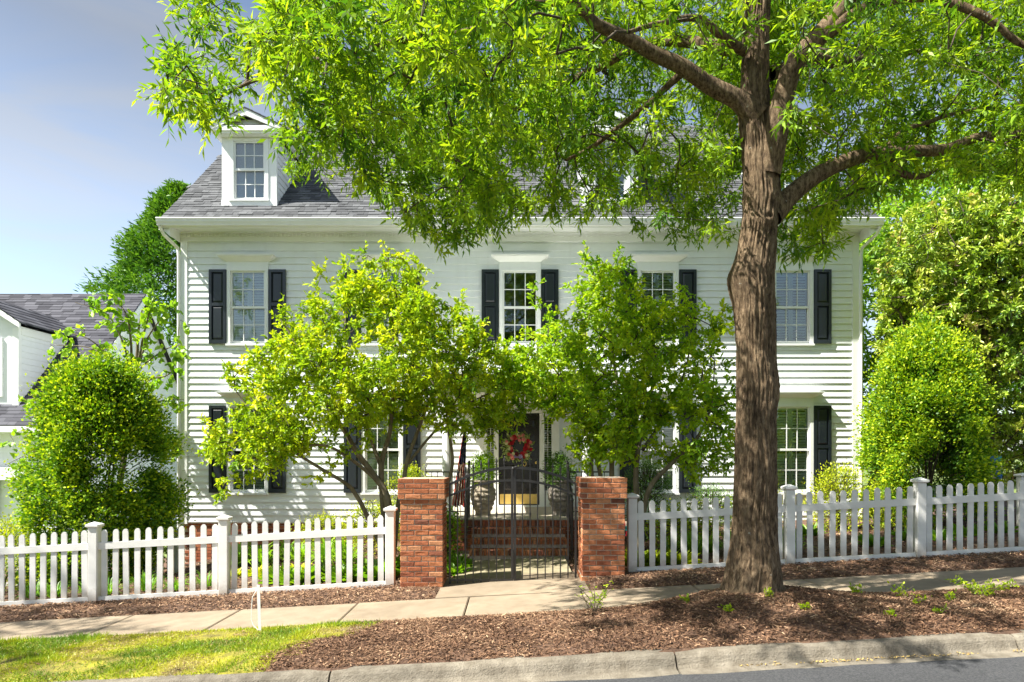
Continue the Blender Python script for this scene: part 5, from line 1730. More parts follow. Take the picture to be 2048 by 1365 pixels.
def conifer(base, r, h, n, label):
    root = empty('conifer', base); tag(root, label, 'tree')
    t = rng.uniform(0.05, 1, n) ** 0.8
    a_ = rng.uniform(0, 2 * np.pi, n)
    tier = 0.88 + 0.10 * np.sin(t * 46 + a_ * 2) + 0.30 * (rng.uniform(0, 1, n) ** 2 - 0.33)
    pr = (1 - t) ** 0.75 * tier * (1 - np.abs(rng.normal(0, 0.2, n)))
    C = np.stack([np.cos(a_) * pr * r, np.sin(a_) * pr * r, t * h], -1)
    per = 12
    out = unit(np.stack([np.cos(a_), np.sin(a_), np.full(n, 0.35)], -1))
    P = C[:, None] + rng.normal(size=(n, per, 3)) * 0.16
    D = unit(out[:, None] + rng.normal(size=P.shape) * 0.5)
    N = unit(rng.normal(size=P.shape) + np.array([0, 0, 1.0]))
    k = n * per
    tint = np.clip(0.45 + rng.normal(0, 0.22, (n, 1)) + rng.normal(0, 0.12, (n, per)), 0, 1)
    mesh_obj('crown', leaf_mesh('crown', P.reshape(-1, 3), D.reshape(-1, 3), N.reshape(-1, 3), 0.32 * rng.uniform(0.6, 1.2, k), 0.095 * rng.uniform(0.7, 1.2, k), M['leaf_conifer'], tint.ravel()), root)
    mb = MB(); mb.tube([(0, 0, 0), (0.05, 0, h * 0.5), (0, 0, h * 0.95)], [0.22, 0.13, 0.03], 8)
    mb.build('trunk', M['bark_twig'], root)
conifer((-17.6, 36.0, -1.5), 9.0, 17.4, 5600, 'dark conifer showing behind the house eave against the sky')

def round_tree(name, label, base, ells_, n_leaf_clump, L, W, mat, shoots=3, per=9, slen=0.4, shape='oval', trunk_r=0.16, droop=0.1, tintfn=None, gaps=0.3):
    top = max(c[2] + r[2] for c, r, n in ells_)
    c0 = np.array(ells_[0][0])
    b = np.array(base, float)
    limbs_ = [([b, b * 0.7 + c0 * 0.3, b * 0.35 + c0 * 0.65, c0 + np.array([0.1, 0, 0.5]), np.array([c0[0], c0[1], top - 0.5])], [trunk_r, trunk_r * 0.85, trunk_r * 0.6, trunk_r * 0.4, trunk_r * 0.1])]
    for c, r, n in ells_:
        c = np.array(c)
        for k in range(3):
            d = rand_dirs(1)[0] * np.array(r) * 0.75
            limbs_.append(([b * 0.45 + c0 * 0.55, (c + c0) / 2 + rng.normal(size=3) * 0.2, c, c + d], [trunk_r * 0.4, trunk_r * 0.3, trunk_r * 0.2, trunk_r * 0.06]))
    P = np.concatenate([ell(c, r, n, 0.5) for c, r, n in ells_])
    P = P[vnoise(P * 1.3, 61) > gaps * rng.uniform(0.6, 1.1, len(P))]
    d = dict(shoots=shoots, per=per, slen=slen, L=L, W=W, droop=droop, mat=mat, shape=shape)
    if tintfn: d['tintfn'] = tintfn
    return make_tree(name, label, 'tree', base, limbs_, P, d, M['bark_small'], M['bark_twig'], unit_r=0.005)
Ym = 14.0
round_tree('magnolia', 'big magnolia with yellowing glossy leaves filling the far side', (9.9, Ym, 0.5),
           [(q(1960, 640, Ym), (1.9, 1.6, 2.6), 560), (q(1890, 530, Ym), (1.35, 1.3, 1.35), 250), (q(2060, 560, Ym), (1.5, 1.5, 2.1), 260), (q(1990, 830, Ym), (1.8, 1.5, 1.5), 330), (q(1830, 640, Ym + 0.5), (0.75, 0.8, 1.4), 110)],
           0, 0.115, 0.046, M['leaf_mag'], shoots=4, per=12, slen=0.20, droop=-0.05, gaps=0.2)
round_tree('leafy_tree', 'bright green tree glimpsed between the house and the magnolia', (10.8, 20.5, 0.4),
           [(q(1790, 600, 20.5), (1.9, 1.8, 3.0), 300), (q(1770, 800, 20.5), (1.6, 1.5, 2.0), 200), (q(1850, 480, 20.5), (2.0, 1.8, 2.0), 160)],
           0, 0.13, 0.07, M['leaf_back'], shoots=4, per=9, slen=0.4)
round_tree('leafy_tree', 'tall green tree behind the magnolia at the picture edge', (19.5, 25, 0.6),
           [(q(2020, 560, 25), (3.4, 2.6, 4.5), 420), (q(2110, 760, 25), (3.5, 2.5, 3.2), 260), (q(2000, 400, 25), (3.4, 2.6, 3.0), 200), (q(1840, 430, 25), (3.0, 2.4, 2.6), 200), (q(1900, 300, 25), (3.4, 2.4, 2.2), 160)],
           0, 0.16, 0.09, M['leaf_back'], shoots=4, per=8, slen=0.5)


# ------------------------------------------------------------------ neighbour house
NB = empty('neighbour_house', (-17.5, 24.0, -1.2))
tag(NB, 'white neighbouring house with dark shingle roof and a dormer', 'house')
nEY, nEZ, nRY, nRZ, nX0, nX1 = 21.5, 2.75, 26.8, 8.15, -34.0, -14.35
nS = (nRZ - nEZ) / (nRY - nEY)
mb = MB()
mb.add([(nX1 - 0.25, nEY + 0.5, -1.3), (nX1 - 0.25, 2 * nRY - nEY - 0.5, -1.3), (nX1 - 0.25, 2 * nRY - nEY - 0.5, nEZ + 0.2), (nX1 - 0.25, nRY, nRZ - 0.15), (nX1 - 0.25, nEY + 0.5, nEZ + 0.2)], [(0, 1, 2, 3, 4)])
holed_wall(mb, nX0, nX1 - 0.25, -1.3, nEZ, nEY + 0.5, [(-20.2, -17.0, -1.3, 1.0), (-23.8, -20.6, -1.3, 1.0), (-20.2, -17.0, 1.45, 2.0)])
nw = part(mb, 'wall', M['siding'], NB)
for k in range(26):                                    # gable boards
    z = 0.4 + k * 0.28
    ya = nRY - (nRZ - 0.3 - z) / nS if z > nEZ else nEY + 0.5
    ya2 = nRY - (nRZ - 0.3 - z - 0.28) / nS if z + 0.28 > nEZ else nEY + 0.5
    if z + 0.3 > nRZ - 0.3: break
    mb = MB(); x = nX1 - 0.25
    mb.add([(x + 0.03, ya, z), (x + 0.03, 2 * nRY - ya, z), (x + 0.008, 2 * nRY - ya2, z + 0.29), (x + 0.008, ya2, z + 0.29), (x + 0.001, ya, z), (x + 0.001, 2 * nRY - ya, z)], [(0, 1, 2, 3), (0, 4, 5, 1)])
    mb.build('clapboard', M['siding'], nw)
mb = MB()
mb.box(nX0, nX1 - 0.3, nEY + 2.2, nEY + 2.3, -1.3, nEZ)
mb.build('room', M['interior'], nw)
mb = MB()
for y0, z0, y1, z1 in ((nEY, nEZ, nRY, nRZ), (nRY, nRZ, 2 * nRY - nEY, nEZ)):
    mb.add([(nX0, y0, z0), (nX1, y0, z0), (nX1, y1, z1), (nX0, y1, z1), (nX0, y0, z0 - 0.12), (nX1, y0, z0 - 0.12), (nX1, y1, z1 - 0.12), (nX0, y1, z1 - 0.12)],
           [(0, 1, 2, 3), (4, 7, 6, 5), (0, 4, 5, 1), (3, 2, 6, 7), (0, 3, 7, 4), (1, 5, 6, 2)])
nroof = part(mb, 'roof', M['felt'], NB)
mb = MB()
ang = math.atan(nS); c_, s_ = math.cos(ang), math.sin(ang)
sl_ = math.hypot(nRY - nEY, nRZ - nEZ)
r = 0
def roof_tabs(mb, x0, x1, y0, z0, length, c_, s_, e=0.17, wmin=0.25):
    r = 0
    while r * e < length:
        x = x0 - random.uniform(0, 0.3)
        while x < x1:
            w = random.uniform(wmin, wmin * 2.2)
            xa, xb = max(x, x0), min(x + w, x1)
            if xb > xa:
                l = random.uniform(0.012, 0.03)
                P_ = lambda X, s, h: (X, y0 + s * c_ - h * s_, z0 + s * s_ + h * c_)
                q0, q1 = r * e, min((r + 1) * e + 0.03, length)
                mb.add([P_(xa, q0, 0.002), P_(xb, q0, 0.002), P_(xa, q0, l), P_(xb, q0, l), P_(xb, q1, 0.006), P_(xa, q1, 0.006)], [(0, 1, 3, 2), (2, 3, 4, 5)], 0, random.random())
            x += w + 0.006
        r += 1
roof_tabs(mb, -24.5, nX1 + 0.02, nEY - 0.03, nEZ, sl_, c_, s_)
o = mb.build('shingle_field', M['shingle_dark'], nroof, tint=True); o['kind'] = 'stuff'
mb = MB()
mb.prism([(nEY - 0.02, nEZ - 0.30), (nRY, nRZ - 0.32), (nRY, nRZ - 0.02), (nEY - 0.02, nEZ - 0.02)], 'x', nX1 - 0.02, nX1 + 0.03)
mb.prism([(2 * nRY - nEY, nEZ - 0.30), (nRY, nRZ - 0.32), (nRY, nRZ - 0.02), (2 * nRY - nEY, nEZ - 0.02)], 'x', nX1 - 0.02, nX1 + 0.03)
part(mb, 'rake_board', M['trim'], NB)
mb = MB()
mb.box(nX0, nX1 + 0.03, nEY - 0.10, nEY + 0.02, nEZ - 0.22, nEZ - 0.03)
mb.box(nX0, nX1 - 0.02, nEY + 0.02, nEY + 0.5, nEZ - 0.23, nEZ - 0.19)
mb.box(nX0, nX1 - 0.2, nEY + 0.12, nEY + 0.48, 1.02, 1.42)
part(mb, 'fascia', M['trim'], NB)
for x in (-16.6, -20.4, -24.2):
    mb = MB(); mb.box(x - 0.13, x + 0.13, nEY + 0.15, nEY + 0.41, -1.3, 1.02); part(mb, 'porch_post', M['trim'], NB)
# its dormer
fx0, fx1, fy = -18.2, -16.02, 22.15
fz0, fz1, fzp = 3.30, 5.95, 6.95
mb = MB()
holed_wall(mb, fx0, fx1, fz0, fz1, fy, [(fx0 + 0.62, fx1 - 0.62, 3.8, 5.5)])
mb.add([(fx0, fy, fz1), (fx1, fy, fz1), ((fx0 + fx1) / 2, fy, fzp - 0.1)], [(0, 1, 2)])
yi = nEY + (fz1 - nEZ) / nS
mb.add([(fx1, fy, fz0), (fx1, yi + 0.1, fz1), (fx1, fy, fz1)], [(0, 1, 2)])
mb.box(fx0 + 0.5, fx1 - 0.5, fy + 0.3, fy + 0.33, 3.7, 5.6)
nd = part(mb, 'dormer', M['siding'], NB)
z = fz0 + 0.1
while z < fz1 - 0.1:
    mb = MB()
    ya, yb = nEY + (z - nEZ) / nS, nEY + (z + 0.2 - nEZ) / nS
    mb.add([(fx1 + 0.03, fy + 0.1, z), (fx1 + 0.03, max(ya, fy + 0.11), z), (fx1 + 0.008, yb, z + 0.21), (fx1 + 0.008, fy + 0.1, z + 0.21), (fx1 + 0.001, fy + 0.1, z), (fx1 + 0.001, max(ya, fy + 0.11), z)], [(0, 1, 2, 3), (0, 4, 5, 1)])
    mb.build('clapboard', M['siding'], nd)
    z += 0.2
mb = MB()
mb.box(fx1 - 0.16, fx1 + 0.035, fy - 0.04, fy + 0.1, fz0, fz1)
mb.box(fx0 - 0.035, fx0 + 0.16, fy - 0.04, fy + 0.1, fz0, fz1)
mb.box(fx1 + 0.012, fx1 + 0.05, fy + 0.1, yi, fz1 - 0.22, fz1)
w0, w1 = fx0 + 0.62, fx1 - 0.62
for a_, b_, c0_, d_ in ((w0 - 0.12, w0, 3.7, 5.6), (w1, w1 + 0.12, 3.7, 5.6), (w0, w1, 5.5, 5.6), (w0, w1, 3.7, 3.8), (w0, w1, 4.6, 4.68)):
    mb.box(a_, b_, fy - 0.05, fy + 0.08, c0_, d_)
mb.build('face_trim', M['trim'], nd)
mb = MB(); mb.box(w0, w1, fy + 0.02, fy + 0.025, 3.8, 5.5); mb.build('pane', M['glass'], nd)
mb = MB()
z = 3.82
while z < 5.48:
    mb.add([(w0, fy + 0.16, z), (w1, fy + 0.16, z), (w1, fy + 0.18, z + 0.05), (w0, fy + 0.18, z + 0.05)], [(0, 1, 2, 3)]); z += 0.06
o = mb.build('blind', M['blind'], nd); o['kind'] = 'stuff'
mb = MB()
mid = (fx0 + fx1) / 2
e = fx1 + 0.22 - mid
yk = nEY + (fzp - nEZ) / nS
mbT = MB()
for q_ in (-1, 1):
    mb.prism([(mid + q_ * e, fz1 - 0.05), (mid, fzp - 0.2), (mid, fzp), (mid + q_ * e, fz1 + 0.12)], 'y', fy - 0.28, fy - 0.20)
    yl_ = nEY + (fz1 - nEZ) / nS
    for b in range(10):
        for a_ in range(6):
            u0, u1 = a_ / 6, (a_ + 1) / 6
            l0, l1 = fy - 0.30, yl_ + (yk - yl_) * (u0 + u1) / 2 + 0.1
            ya, yb = l0 + (l1 - l0) * b / 10, l0 + (l1 - l0) * (b + 1) / 10 - 0.005
            xa, xb = mid + q_ * e * 1.03 * (1 - u0), mid + q_ * e * 1.03 * (1 - u1)
            za, zb_ = fz1 + 0.12 + (fzp - fz1 - 0.1) * u0, fz1 + 0.12 + (fzp - fz1 - 0.1) * u1
            mbT.add([(xa, ya, za + 0.03), (xa, yb, za + 0.03), (xb, yb, zb_ + 0.012), (xb, ya, zb_ + 0.012), (xa, ya, za - 0.03), (xa, yb, za - 0.03)], [(0, 1, 2, 3), (0, 4, 5, 1)], 0, random.random())
mb.build('pediment', M['trim'], nd)
o = mbT.build('dormer_shingle', M['shingle_dark'], nd, tint=True); o['kind'] = 'stuff'

# ------------------------------------------------------------------ ground planting behind the fence
def strap_clump(loc, n, L, W, label, group, mat='leaf_strap', spread=0.9, name='daylily', tsh=0.0, shape='strap', curl=0.25):
    root = empty(name, loc); tag(root, label, 'plant', group)
    a_ = rng.uniform(0, 2 * np.pi, n)
    el = rng.uniform(0.35, 1.25, n)
    D = np.stack([np.cos(a_) * np.cos(el) * spread, np.sin(a_) * np.cos(el) * spread, np.sin(el)], -1)
    P = np.stack([np.cos(a_), np.sin(a_), a_ * 0], -1) * rng.uniform(0, 0.09, (n, 1))
    N = unit(np.stack([-np.cos(a_), -np.sin(a_), np.full(n, 0.8)], -1))
    tint = np.clip(0.5 + tsh + rng.normal(0, 0.2, n), 0, 1)
    mesh_obj('leaves', leaf_mesh('leaves', P, D, N, L * rng.uniform(0.6, 1.15, n), W * rng.uniform(0.7, 1.2, n), M[mat], tint, shape, curl), root)
    mb = MB(); mb.lathe([(0.05, -0.03), (0.06, 0.02), (0.02, 0.06)], sides=7); mb.build('base', M['leaf_strap'], root)
def gnd(x, y): return (x, y, float(gz(x, y)) - 0.01)
ORD = ['first', 'second', 'third', 'fourth', 'fifth', 'sixth', 'seventh', 'eighth', 'ninth', 'tenth', 'eleventh']
def row(spots, n, L, W, what, tail, group, **k):
    for i, (x, y) in enumerate(sorted(spots)):
        strap_clump(gnd(x, y), n, L, W, '%s %s %s' % (ORD[i], what, tail), group, **k)
row([(-5.2, 13.1), (-4.75, 12.9), (-4.35, 13.2), (-3.95, 12.7), (-3.5, 12.9), (-3.1, 12.5), (-4.55, 12.4), (-3.3, 12.1), (-5.0, 12.5), (-2.9, 11.9)], 70, 0.62, 0.030,
    'strappy daylily clump', 'from the house corner towards the brick pier', 'daylilies below the house wall', tsh=0.1)
row([(-6.9, 10.3), (-6.5, 10.5), (-6.1, 10.3), (-5.55, 10.4), (-5.1, 10.35), (-4.7, 10.5), (-7.3, 10.4), (-5.9, 10.9)], 80, 0.36, 0.016,
    'dark grassy liriope tuft', 'behind the lower fence, counted towards the gate', 'liriope behind the lower fence', name='liriope', tsh=-0.25)
row([(-4.25, 11.4), (-3.95, 11.2), (-3.6, 11.5), (-3.3, 11.2), (-4.6, 11.3)], 220, 0.20, 0.05,
    'low yellow ground cover tuft', 'behind the lower fence, counted towards the gate', 'yellow ground cover tufts', mat='leaf_lime', name='ground_cover', shape='oval', tsh=0.2, spread=1.6)
row([(-3.55, 10.5), (-3.2, 10.3), (-2.85, 10.55), (-2.5, 10.3)], 150, 0.34, 0.06,
    'leafy green perennial', 'close behind the fence panel next to the flag-side pier', 'leafy perennials behind the fence', name='perennial', shape='oval', tsh=0.05)
row([(-2.05, 10.35), (-1.75, 10.9), (-2.3, 10.8)], 46, 0.40, 0.17,
    'broad-leaved green hosta', 'counted towards the flag-side brick pier', 'hostas beside the pier', name='hosta', shape='oval', spread=1.2, tsh=-0.05)
row([(1.85, 10.2), (2.2, 10.25), (2.5, 10.15), (2.0, 10.6)], 120, 0.28, 0.08,
    'lime hosta tuft', 'behind the fence, counted from the sunlit pier', 'lime hostas near the sunlit pier', mat='leaf_lime', name='hosta', shape='oval', tsh=-0.15)
row([(2.6, 11.2), (2.95, 11.0), (3.3, 11.3), (3.6, 10.9), (3.0, 11.6), (4.3, 10.6)], 70, 0.55, 0.026,
    'strap-leaved clump', 'behind the fence, counted from the sunlit pier towards the oak', 'strap-leaved clumps beside the oak', tsh=0.0)
row([(6.6, 11.4), (7.0, 11.2), (7.6, 11.5), (5.0, 12.3), (5.5, 12.6), (8.3, 11.6), (5.8, 11.0)], 90, 0.26, 0.05,
    'small green perennial', 'in the mulch behind the upper fence, counted from the oak', 'perennials behind the upper fence', name='perennial', shape='oval', tsh=-0.1)
for i_, (x, y) in enumerate([(-0.86, 10.4), (-0.84, 10.9), (-0.95, 11.3)]):
    strap_clump(gnd(x, y), 80, 0.24, 0.07, '%s small plant edging the walk, counted from gate to steps' % ORD[i_], 'plants edging the walk', name='perennial', shape='oval', tsh=-0.05)
bush('clipped_bush', 'leafy bush between the steps and the flag-side pier', 'shrub', (-1.12, 11.6, -0.02), 0.22, 0.25, 0.85, 60, 20, 0.06, 0.032, M['leaf_back'], ball, shape='oval', sig=0.07, group=low)

# sprouts in the street strip
def sprout(px, py, Y, w, h, label, stems=5, nl=60, mat='leaf_yard', name='weed', group='weeds in the mulch strip', L=0.045):
    x = (px - 1024) * Y / F
    base = (x, Y, float(gz(x, Y)) - 0.01)
    root = empty(name, base); tag(root, label, 'plant', group)
    A, B, P = [], [], []
    for k in range(stems):
        a_ = rng.uniform(0, 2 * np.pi)
        tip = np.array([math.cos(a_) * w * rng.uniform(0.4, 1), math.sin(a_) * w * 0.5, h * rng.uniform(0.6, 1)])
        mid_ = tip * np.array([0.35, 0.35, 0.55])
        A += [np.zeros(3), mid_]; B += [mid_, tip]
        for j in range(nl // stems):
            t = rng.uniform(0.25, 1)
            P.append((mid_ * t / 0.5 if t < 0.5 else mid_ + (tip - mid_) * (t - 0.5) / 0.5) + rng.normal(size=3) * 0.012)
    P = np.array(P)
    n = len(P)
    V, Fq = edge_tubes(np.array(A), np.array(B), np.full(len(A), 0.004), np.full(len(A), 0.0022), 4)
    mesh_obj('stems', np_mesh('stems', V, Fq, M['bark_small']), root)
    mesh_obj('leaves', leaf_mesh('leaves', P, rand_dirs(n) + np.array([0, 0, 0.4]), rand_dirs(n) + np.array([0, 0, 1.0]), L * rng.uniform(0.6, 1.2, n), L * 0.45 * rng.uniform(0.7, 1.2, n), M[mat], np.clip(rng.normal(0.45, 0.2, n), 0, 1), 'oval'), root)
sprout(1190, 1215, 7.2, 0.34, 0.34, 'thin twiggy sapling in the mulch before the sunlit pier', 11, 110, name='sapling', L=0.04)
sprout(1960, 1200, 7.0, 0.42, 0.22, 'largest spreading weed patch in the mulch by the kerb end', 14, 260, name='weed')
weeds_ = ((1715, 1190, 7.2, 0.12, 0.12), (1800, 1195, 7.1, 0.16, 0.14), (1540, 1182, 6.7, 0.07, 0.09), (1830, 1220, 6.8, 0.18, 0.08), (1455, 1235, 6.5, 0.06, 0.06), (1610, 1240, 6.4, 0.06, 0.06), (1780, 1250, 6.3, 0.06, 0.08), (1370, 1200, 7.0, 0.05, 0.08), (1900, 1215, 6.9, 0.15, 0.1), (1880, 1245, 6.4, 0.07, 0.06))
for i_, (px, py, Y, w, h) in enumerate(sorted(weeds_)):
    sprout(px, py, Y, w, h, '%s small weed in the oak mulch, counted from the gate side' % ORD[i_], 5, 46)

# ------------------------------------------------------------------ mulch chips, litter, grass
def chips(name, label, X, Y, Lr, Wr, mat, zoff=0.006, tilt=0.5, tint=None, cat='mulch'):
    n = len(X)
    Z = gz(X, Y) + zoff + rng.uniform(0, 0.02, n)
    P = np.stack([X, Y, Z], -1)
    a_ = rng.uniform(0, 2 * np.pi, n)
    D = unit(np.stack([np.cos(a_), np.sin(a_), rng.normal(0, tilt * 0.5, n)], -1))
    N = unit(rng.normal(size=(n, 3)) * tilt + np.array([0, 0, 1.0]))
    Sd = unit(np.cross(D, N)); N = np.cross(Sd, D)
    L = rng.uniform(*Lr, n)[:, None] * (0.5 + rng.uniform(0, 1, (n, 1)) ** 2); W = rng.uniform(*Wr, n)[:, None]
    bend = N * L * rng.normal(0, 0.10, (n, 1))
    w2 = W * rng.uniform(0.3, 1.0, (n, 1))
    V = np.stack([P - D * L * .5 - Sd * W * .5, P - D * L * .5 + Sd * w2 * .5, P + bend + Sd * W * .6, P + bend - Sd * W * .6, P + D * L * .5 + Sd * w2 * .5, P + D * L * .5 - Sd * W * .4], 1)
    o_ = np.arange(n)[:, None] * 6
    Fq = np.concatenate([o_ + np.array([[0, 1, 2, 3]]), o_ + np.array([[3, 2, 4, 5]])])
    if tint is None: tint = np.clip(rng.normal(0.42, 0.24, n) + 0.55 * (vnoise(np.stack([X * 2, Y * 2, X * 0], -1), 71) - 0.5), 0, 1)
    return tag(mesh_obj(name, np_mesh(name, V.reshape(-1, 3), Fq, mat, np.repeat(tint, 6))), label, cat, kind='stuff')
def in_lawn(X, Y):
    e = vnoise(np.stack([X * 3.2, Y * 3.2, X * 0], -1), 72) - 0.5
    return X < -1.82 + 0.33 * (Y - 6.6) + e * 0.7
n = 90000
X = rng.uniform(-2.9, 6.8, n); Y = 5.90 + 1.66 * rng.uniform(0, 1, n)
k = ~in_lawn(X, Y) & (np.hypot(X - OAK[0], Y - OAK[1]) > 0.34) & ((Y < 7.47) | (rng.uniform(0, 1, n) < 0.25))
chips('mulch', 'shredded brown bark mulch in the street strip around the oak', X[k], Y[k], (0.016, 0.056), (0.003, 0.009), M['chip'], tilt=0.65)
n = 30000
X = rng.uniform(-8.2, 8.6, n); Y = 8.56 + 1.1 * rng.uniform(0, 1, n)
k = ((X < -0.98) | (X > 0.99)) & ((Y > 8.62) | (rng.uniform(0, 1, n) < 0.3)) & ~((np.abs(np.abs(X + 0.0) - 1.24) < 0.31) & (Y > 9.22))
chips('mulch', 'mulch band between the sidewalk and the picket fence', X[k], Y[k], (0.024, 0.065), (0.005, 0.012), M['chip'])
n = 26000
X = rng.uniform(-8.5, 9.5, n); Y = 9.65 + 4.6 * rng.uniform(0, 1, n)
k = (X < -0.86) | (X > 0.92)
chips('mulch', 'mulch bed spreading behind the pickets to the house', X[k], Y[k], (0.035, 0.09), (0.008, 0.018), M['chip'])
# dead leaves along the gutter
n = 1100
X = rng.uniform(-2.2, 6, n); Y = 5.64 + np.abs(rng.normal(0, 0.03, n)) + 0.05
keep = vnoise(np.stack([X * 3, X * 0, X * 0], -1), 73) > 0.5
X, Y = X[keep], Y[keep]
lt = chips('leaf_litter', 'dry yellow leaf litter caught along the gutter', X, Y, (0.015, 0.035), (0.004, 0.010), M['litter'], zoff=-0.115, tilt=0.4, tint=rng.uniform(0, 1, len(X)), cat='litter')

n = 52000
X = rng.uniform(-7.2, -1.4, n); Y = 5.90 + 1.62 * rng.uniform(0, 1, n)
bare = vnoise(np.stack([X * 2.3, Y * 5.2, X * 0 + 8], -1), 79)
k = in_lawn(X - 0.12, Y) & ((bare > 0.30) | (Y > 7.3) | (rng.uniform(0, 1, n) < 0.15)) & ((Y < 7.48) | (rng.uniform(0, 1, n) < 0.45))
X, Y = X[k], Y[k]; n = len(X)
pt = vnoise(np.stack([X * 1.7, Y * 3.4, X * 0], -1), 74); p2 = vnoise(np.stack([X * 6, Y * 9, X * 0 + 3], -1), 75)
edge = np.clip((Y - 7.15) / 0.3, 0, 1)
tint = np.clip(0.5 + 1.25 * (pt - 0.5) + 0.5 * (p2 - 0.5) - 0.35 * edge + rng.normal(0, 0.10, n), 0, 1)
a_ = rng.uniform(0, 2 * np.pi, n); el = rng.uniform(0.25, 1.3, n)
D = np.stack([np.cos(a_) * np.cos(el), np.sin(a_) * np.cos(el), np.sin(el)], -1)
P = np.stack([X, Y, gz(X, Y)], -1)
L = (0.022 + 0.045 * p2 * (pt < 0.6) + 0.02 * edge) * rng.uniform(0.6, 1.4, n)
tag(mesh_obj('grass', leaf_mesh('grass', P, D, rand_dirs(n), L, np.full(n, 0.0060) * rng.uniform(0.7, 1.3, n), M['grass'], tint, 'rhomb', 0.2)), 'patchy moss-yellow and green grass in the street strip', 'grass', kind='stuff')
n = 5000
X = rng.uniform(-7, -1.2, n); Y = 5.9 + 1.55 * rng.uniform(0, 1, n)
k = in_lawn(X - 0.3, Y) & (vnoise(np.stack([X * 4, Y * 6, X * 0], -1), 76) > 0.52)
chips('leaf_litter', 'brown mulch crumbs and dead grass among the turf', X[k], Y[k], (0.015, 0.04), (0.003, 0.007), M['chip'], cat='litter')

# ------------------------------------------------------------------ small things
# sign stake in the grass
st = empty('sign_stake', (-2.66, 7.2, float(gz(-2.66, 7.2)))); tag(st, 'white metal sign stake with a bent wire in the grass', 'stake')
mb = MB(); mb.add([(x, y, z) for z in (-0.05, 0.49) for x, y in ((-0.016, 0), (0.016, 0), (0.016, 0.004), (-0.012, 0.004), (-0.012, 0.03), (-0.016, 0.03))],
       [(0, 1, 7, 6), (1, 2, 8, 7), (2, 3, 9, 8), (3, 4, 10, 9), (4, 5, 11, 10), (5, 0, 6, 11), (6, 7, 8, 9, 10, 11)])
o = mb.build('post', M['stake'], st); o.rotation_euler = (0, R(-2), 0)
mb = MB(); mb.tube([(-0.02, 0.02, 0.46), (-0.05, 0.02, 0.42), (-0.085, 0.02, 0.36), (-0.095, 0.02, 0.25), (-0.095, 0.02, 0.12), (-0.07, 0.01, 0.06), (-0.01, 0.0, 0.01)], 0.004, 6); mb.build('wire', M['stake'], st)

# shepherd hook behind the fence
hk = empty('shepherd_hook', (-2.24, 11.0, -0.15)); tag(hk, 'thin dark shepherd hook standing among the yard tree stems', 'hook')
mb = MB(); mb.tube([(0, 0, 0), (0, 0, 1.05), (-0.01, 0, 1.15), (-0.05, 0, 1.2), (-0.09, 0, 1.16), (-0.10, 0, 1.05)], 0.006, 6); mb.build('rod', M['iron'], hk)

# flag on a pole leaning from the column
fl = empty('flag', (-0.98, 12.45, 0.64)); tag(fl, 'draped stars and stripes flag on a pole by the porch', 'flag')
mb = MB()
top = np.array([0.13, 0.0, 1.64]); bot = np.array([0.02, 0.0, 0.2])
mb.tube([tuple(bot), tuple(top)], 0.011, 8); mb.lathe([(0.012, 0), (0.02, 0.02), (0.002, 0.05)], tuple(top), 8)
mb.build('pole', M['bark_small'], fl)
nu, nv = 27, 24
vs, mi_, fs = [], [], []
for j in range(nv + 1):
    t = j / nv
    c0 = top * (1 - t) + (bot + np.array([0, 0, 0.06])) * t
    w = 0.035 + 0.19 * t ** 0.8
    for i in range(nu + 1):
        u = i / nu - 0.5
        vs.append((c0[0] + u * w - 0.02 * t, c0[1] - 0.02 + 0.05 * math.sin(u * 22 + 1.2 * t) * (0.35 + t) * 0.6, c0[2] - 0.05 * t + 0.02 * math.sin(u * 9)))
for j in range(nv):
    for i in range(nu):
        a = j * (nu + 1) + i
        fs.append((a, a + 1, a + nu + 2, a + nu + 1))
        mi_.append(2 if j < nv * 0.42 and i > 2 else (0 if (i // 3) % 2 else 1))
mesh_obj('cloth', np_mesh('cloth', vs, fs, [M['flag_white'], M['flag_red'], M['flag_blue']], smooth=True, mat_idx=mi_), fl)
mb = MB()                                                     # stars on the blue canton
for k in range(12):
    j, i = 2 + (k // 3) * 2, 7 + (k % 3) * 7
    v = np.array(vs[j * (nu + 1) + i]) + np.array([0, -0.012, 0])
    pts_ = [(v[0] + 0.009 * (1 if m % 2 == 0 else 0.4) * math.sin(m * math.pi / 5), v[1], v[2] + 0.009 * (1 if m % 2 == 0 else 0.4) * math.cos(m * math.pi / 5)) for m in range(10)]
    mb.add(pts_, [tuple(range(10))])
o = mb.build('stars', M['flag_white'], fl); o['kind'] = 'stuff'

# urns with shrubs on the porch
def urn(x, y, mat, label, plant_label, pm, rx, h):
    root = empty('urn', (x, y, 0.641)); tag(root, label, 'urn', 'porch urns')
    prof_ = []
    for k in range(29):
        t = k / 28
        r = 0.125 + 0.115 * math.sin(min(1, t * 1.12) * math.pi * 0.74) ** 1.3
        r += 0.006 * (1 if (k % 4) in (1, 2) else -1)
        prof_.append((r, t * 0.63))
    prof_ += [(0.245, 0.64), (0.245, 0.665), (0.20, 0.668), (0.19, 0.60)]
    mb = MB(); mb.lathe(prof_, sides=28)
    mb.v = [(a * (1 + 0.03 * math.sin(b * 31 + c * 17)), b * (1 + 0.03 * math.sin(a * 29 + c * 23)), c) for a, b, c in mb.v]
    mb.build('body', mat, root)
    mb = MB(); mb.lathe([(0.15, -0.0), (0.15, 0.03), (0.12, 0.04)], sides=20); mb.build('foot', mat, root)
    bush('potted_shrub', plant_label, 'shrub', (x, y, 0.641 + 0.58), rx, rx, h, 130, 18, 0.07, 0.018, M[pm], ball, sig=0.06, stems=3, stem_r=0.012, group='shrubs in the porch urns')
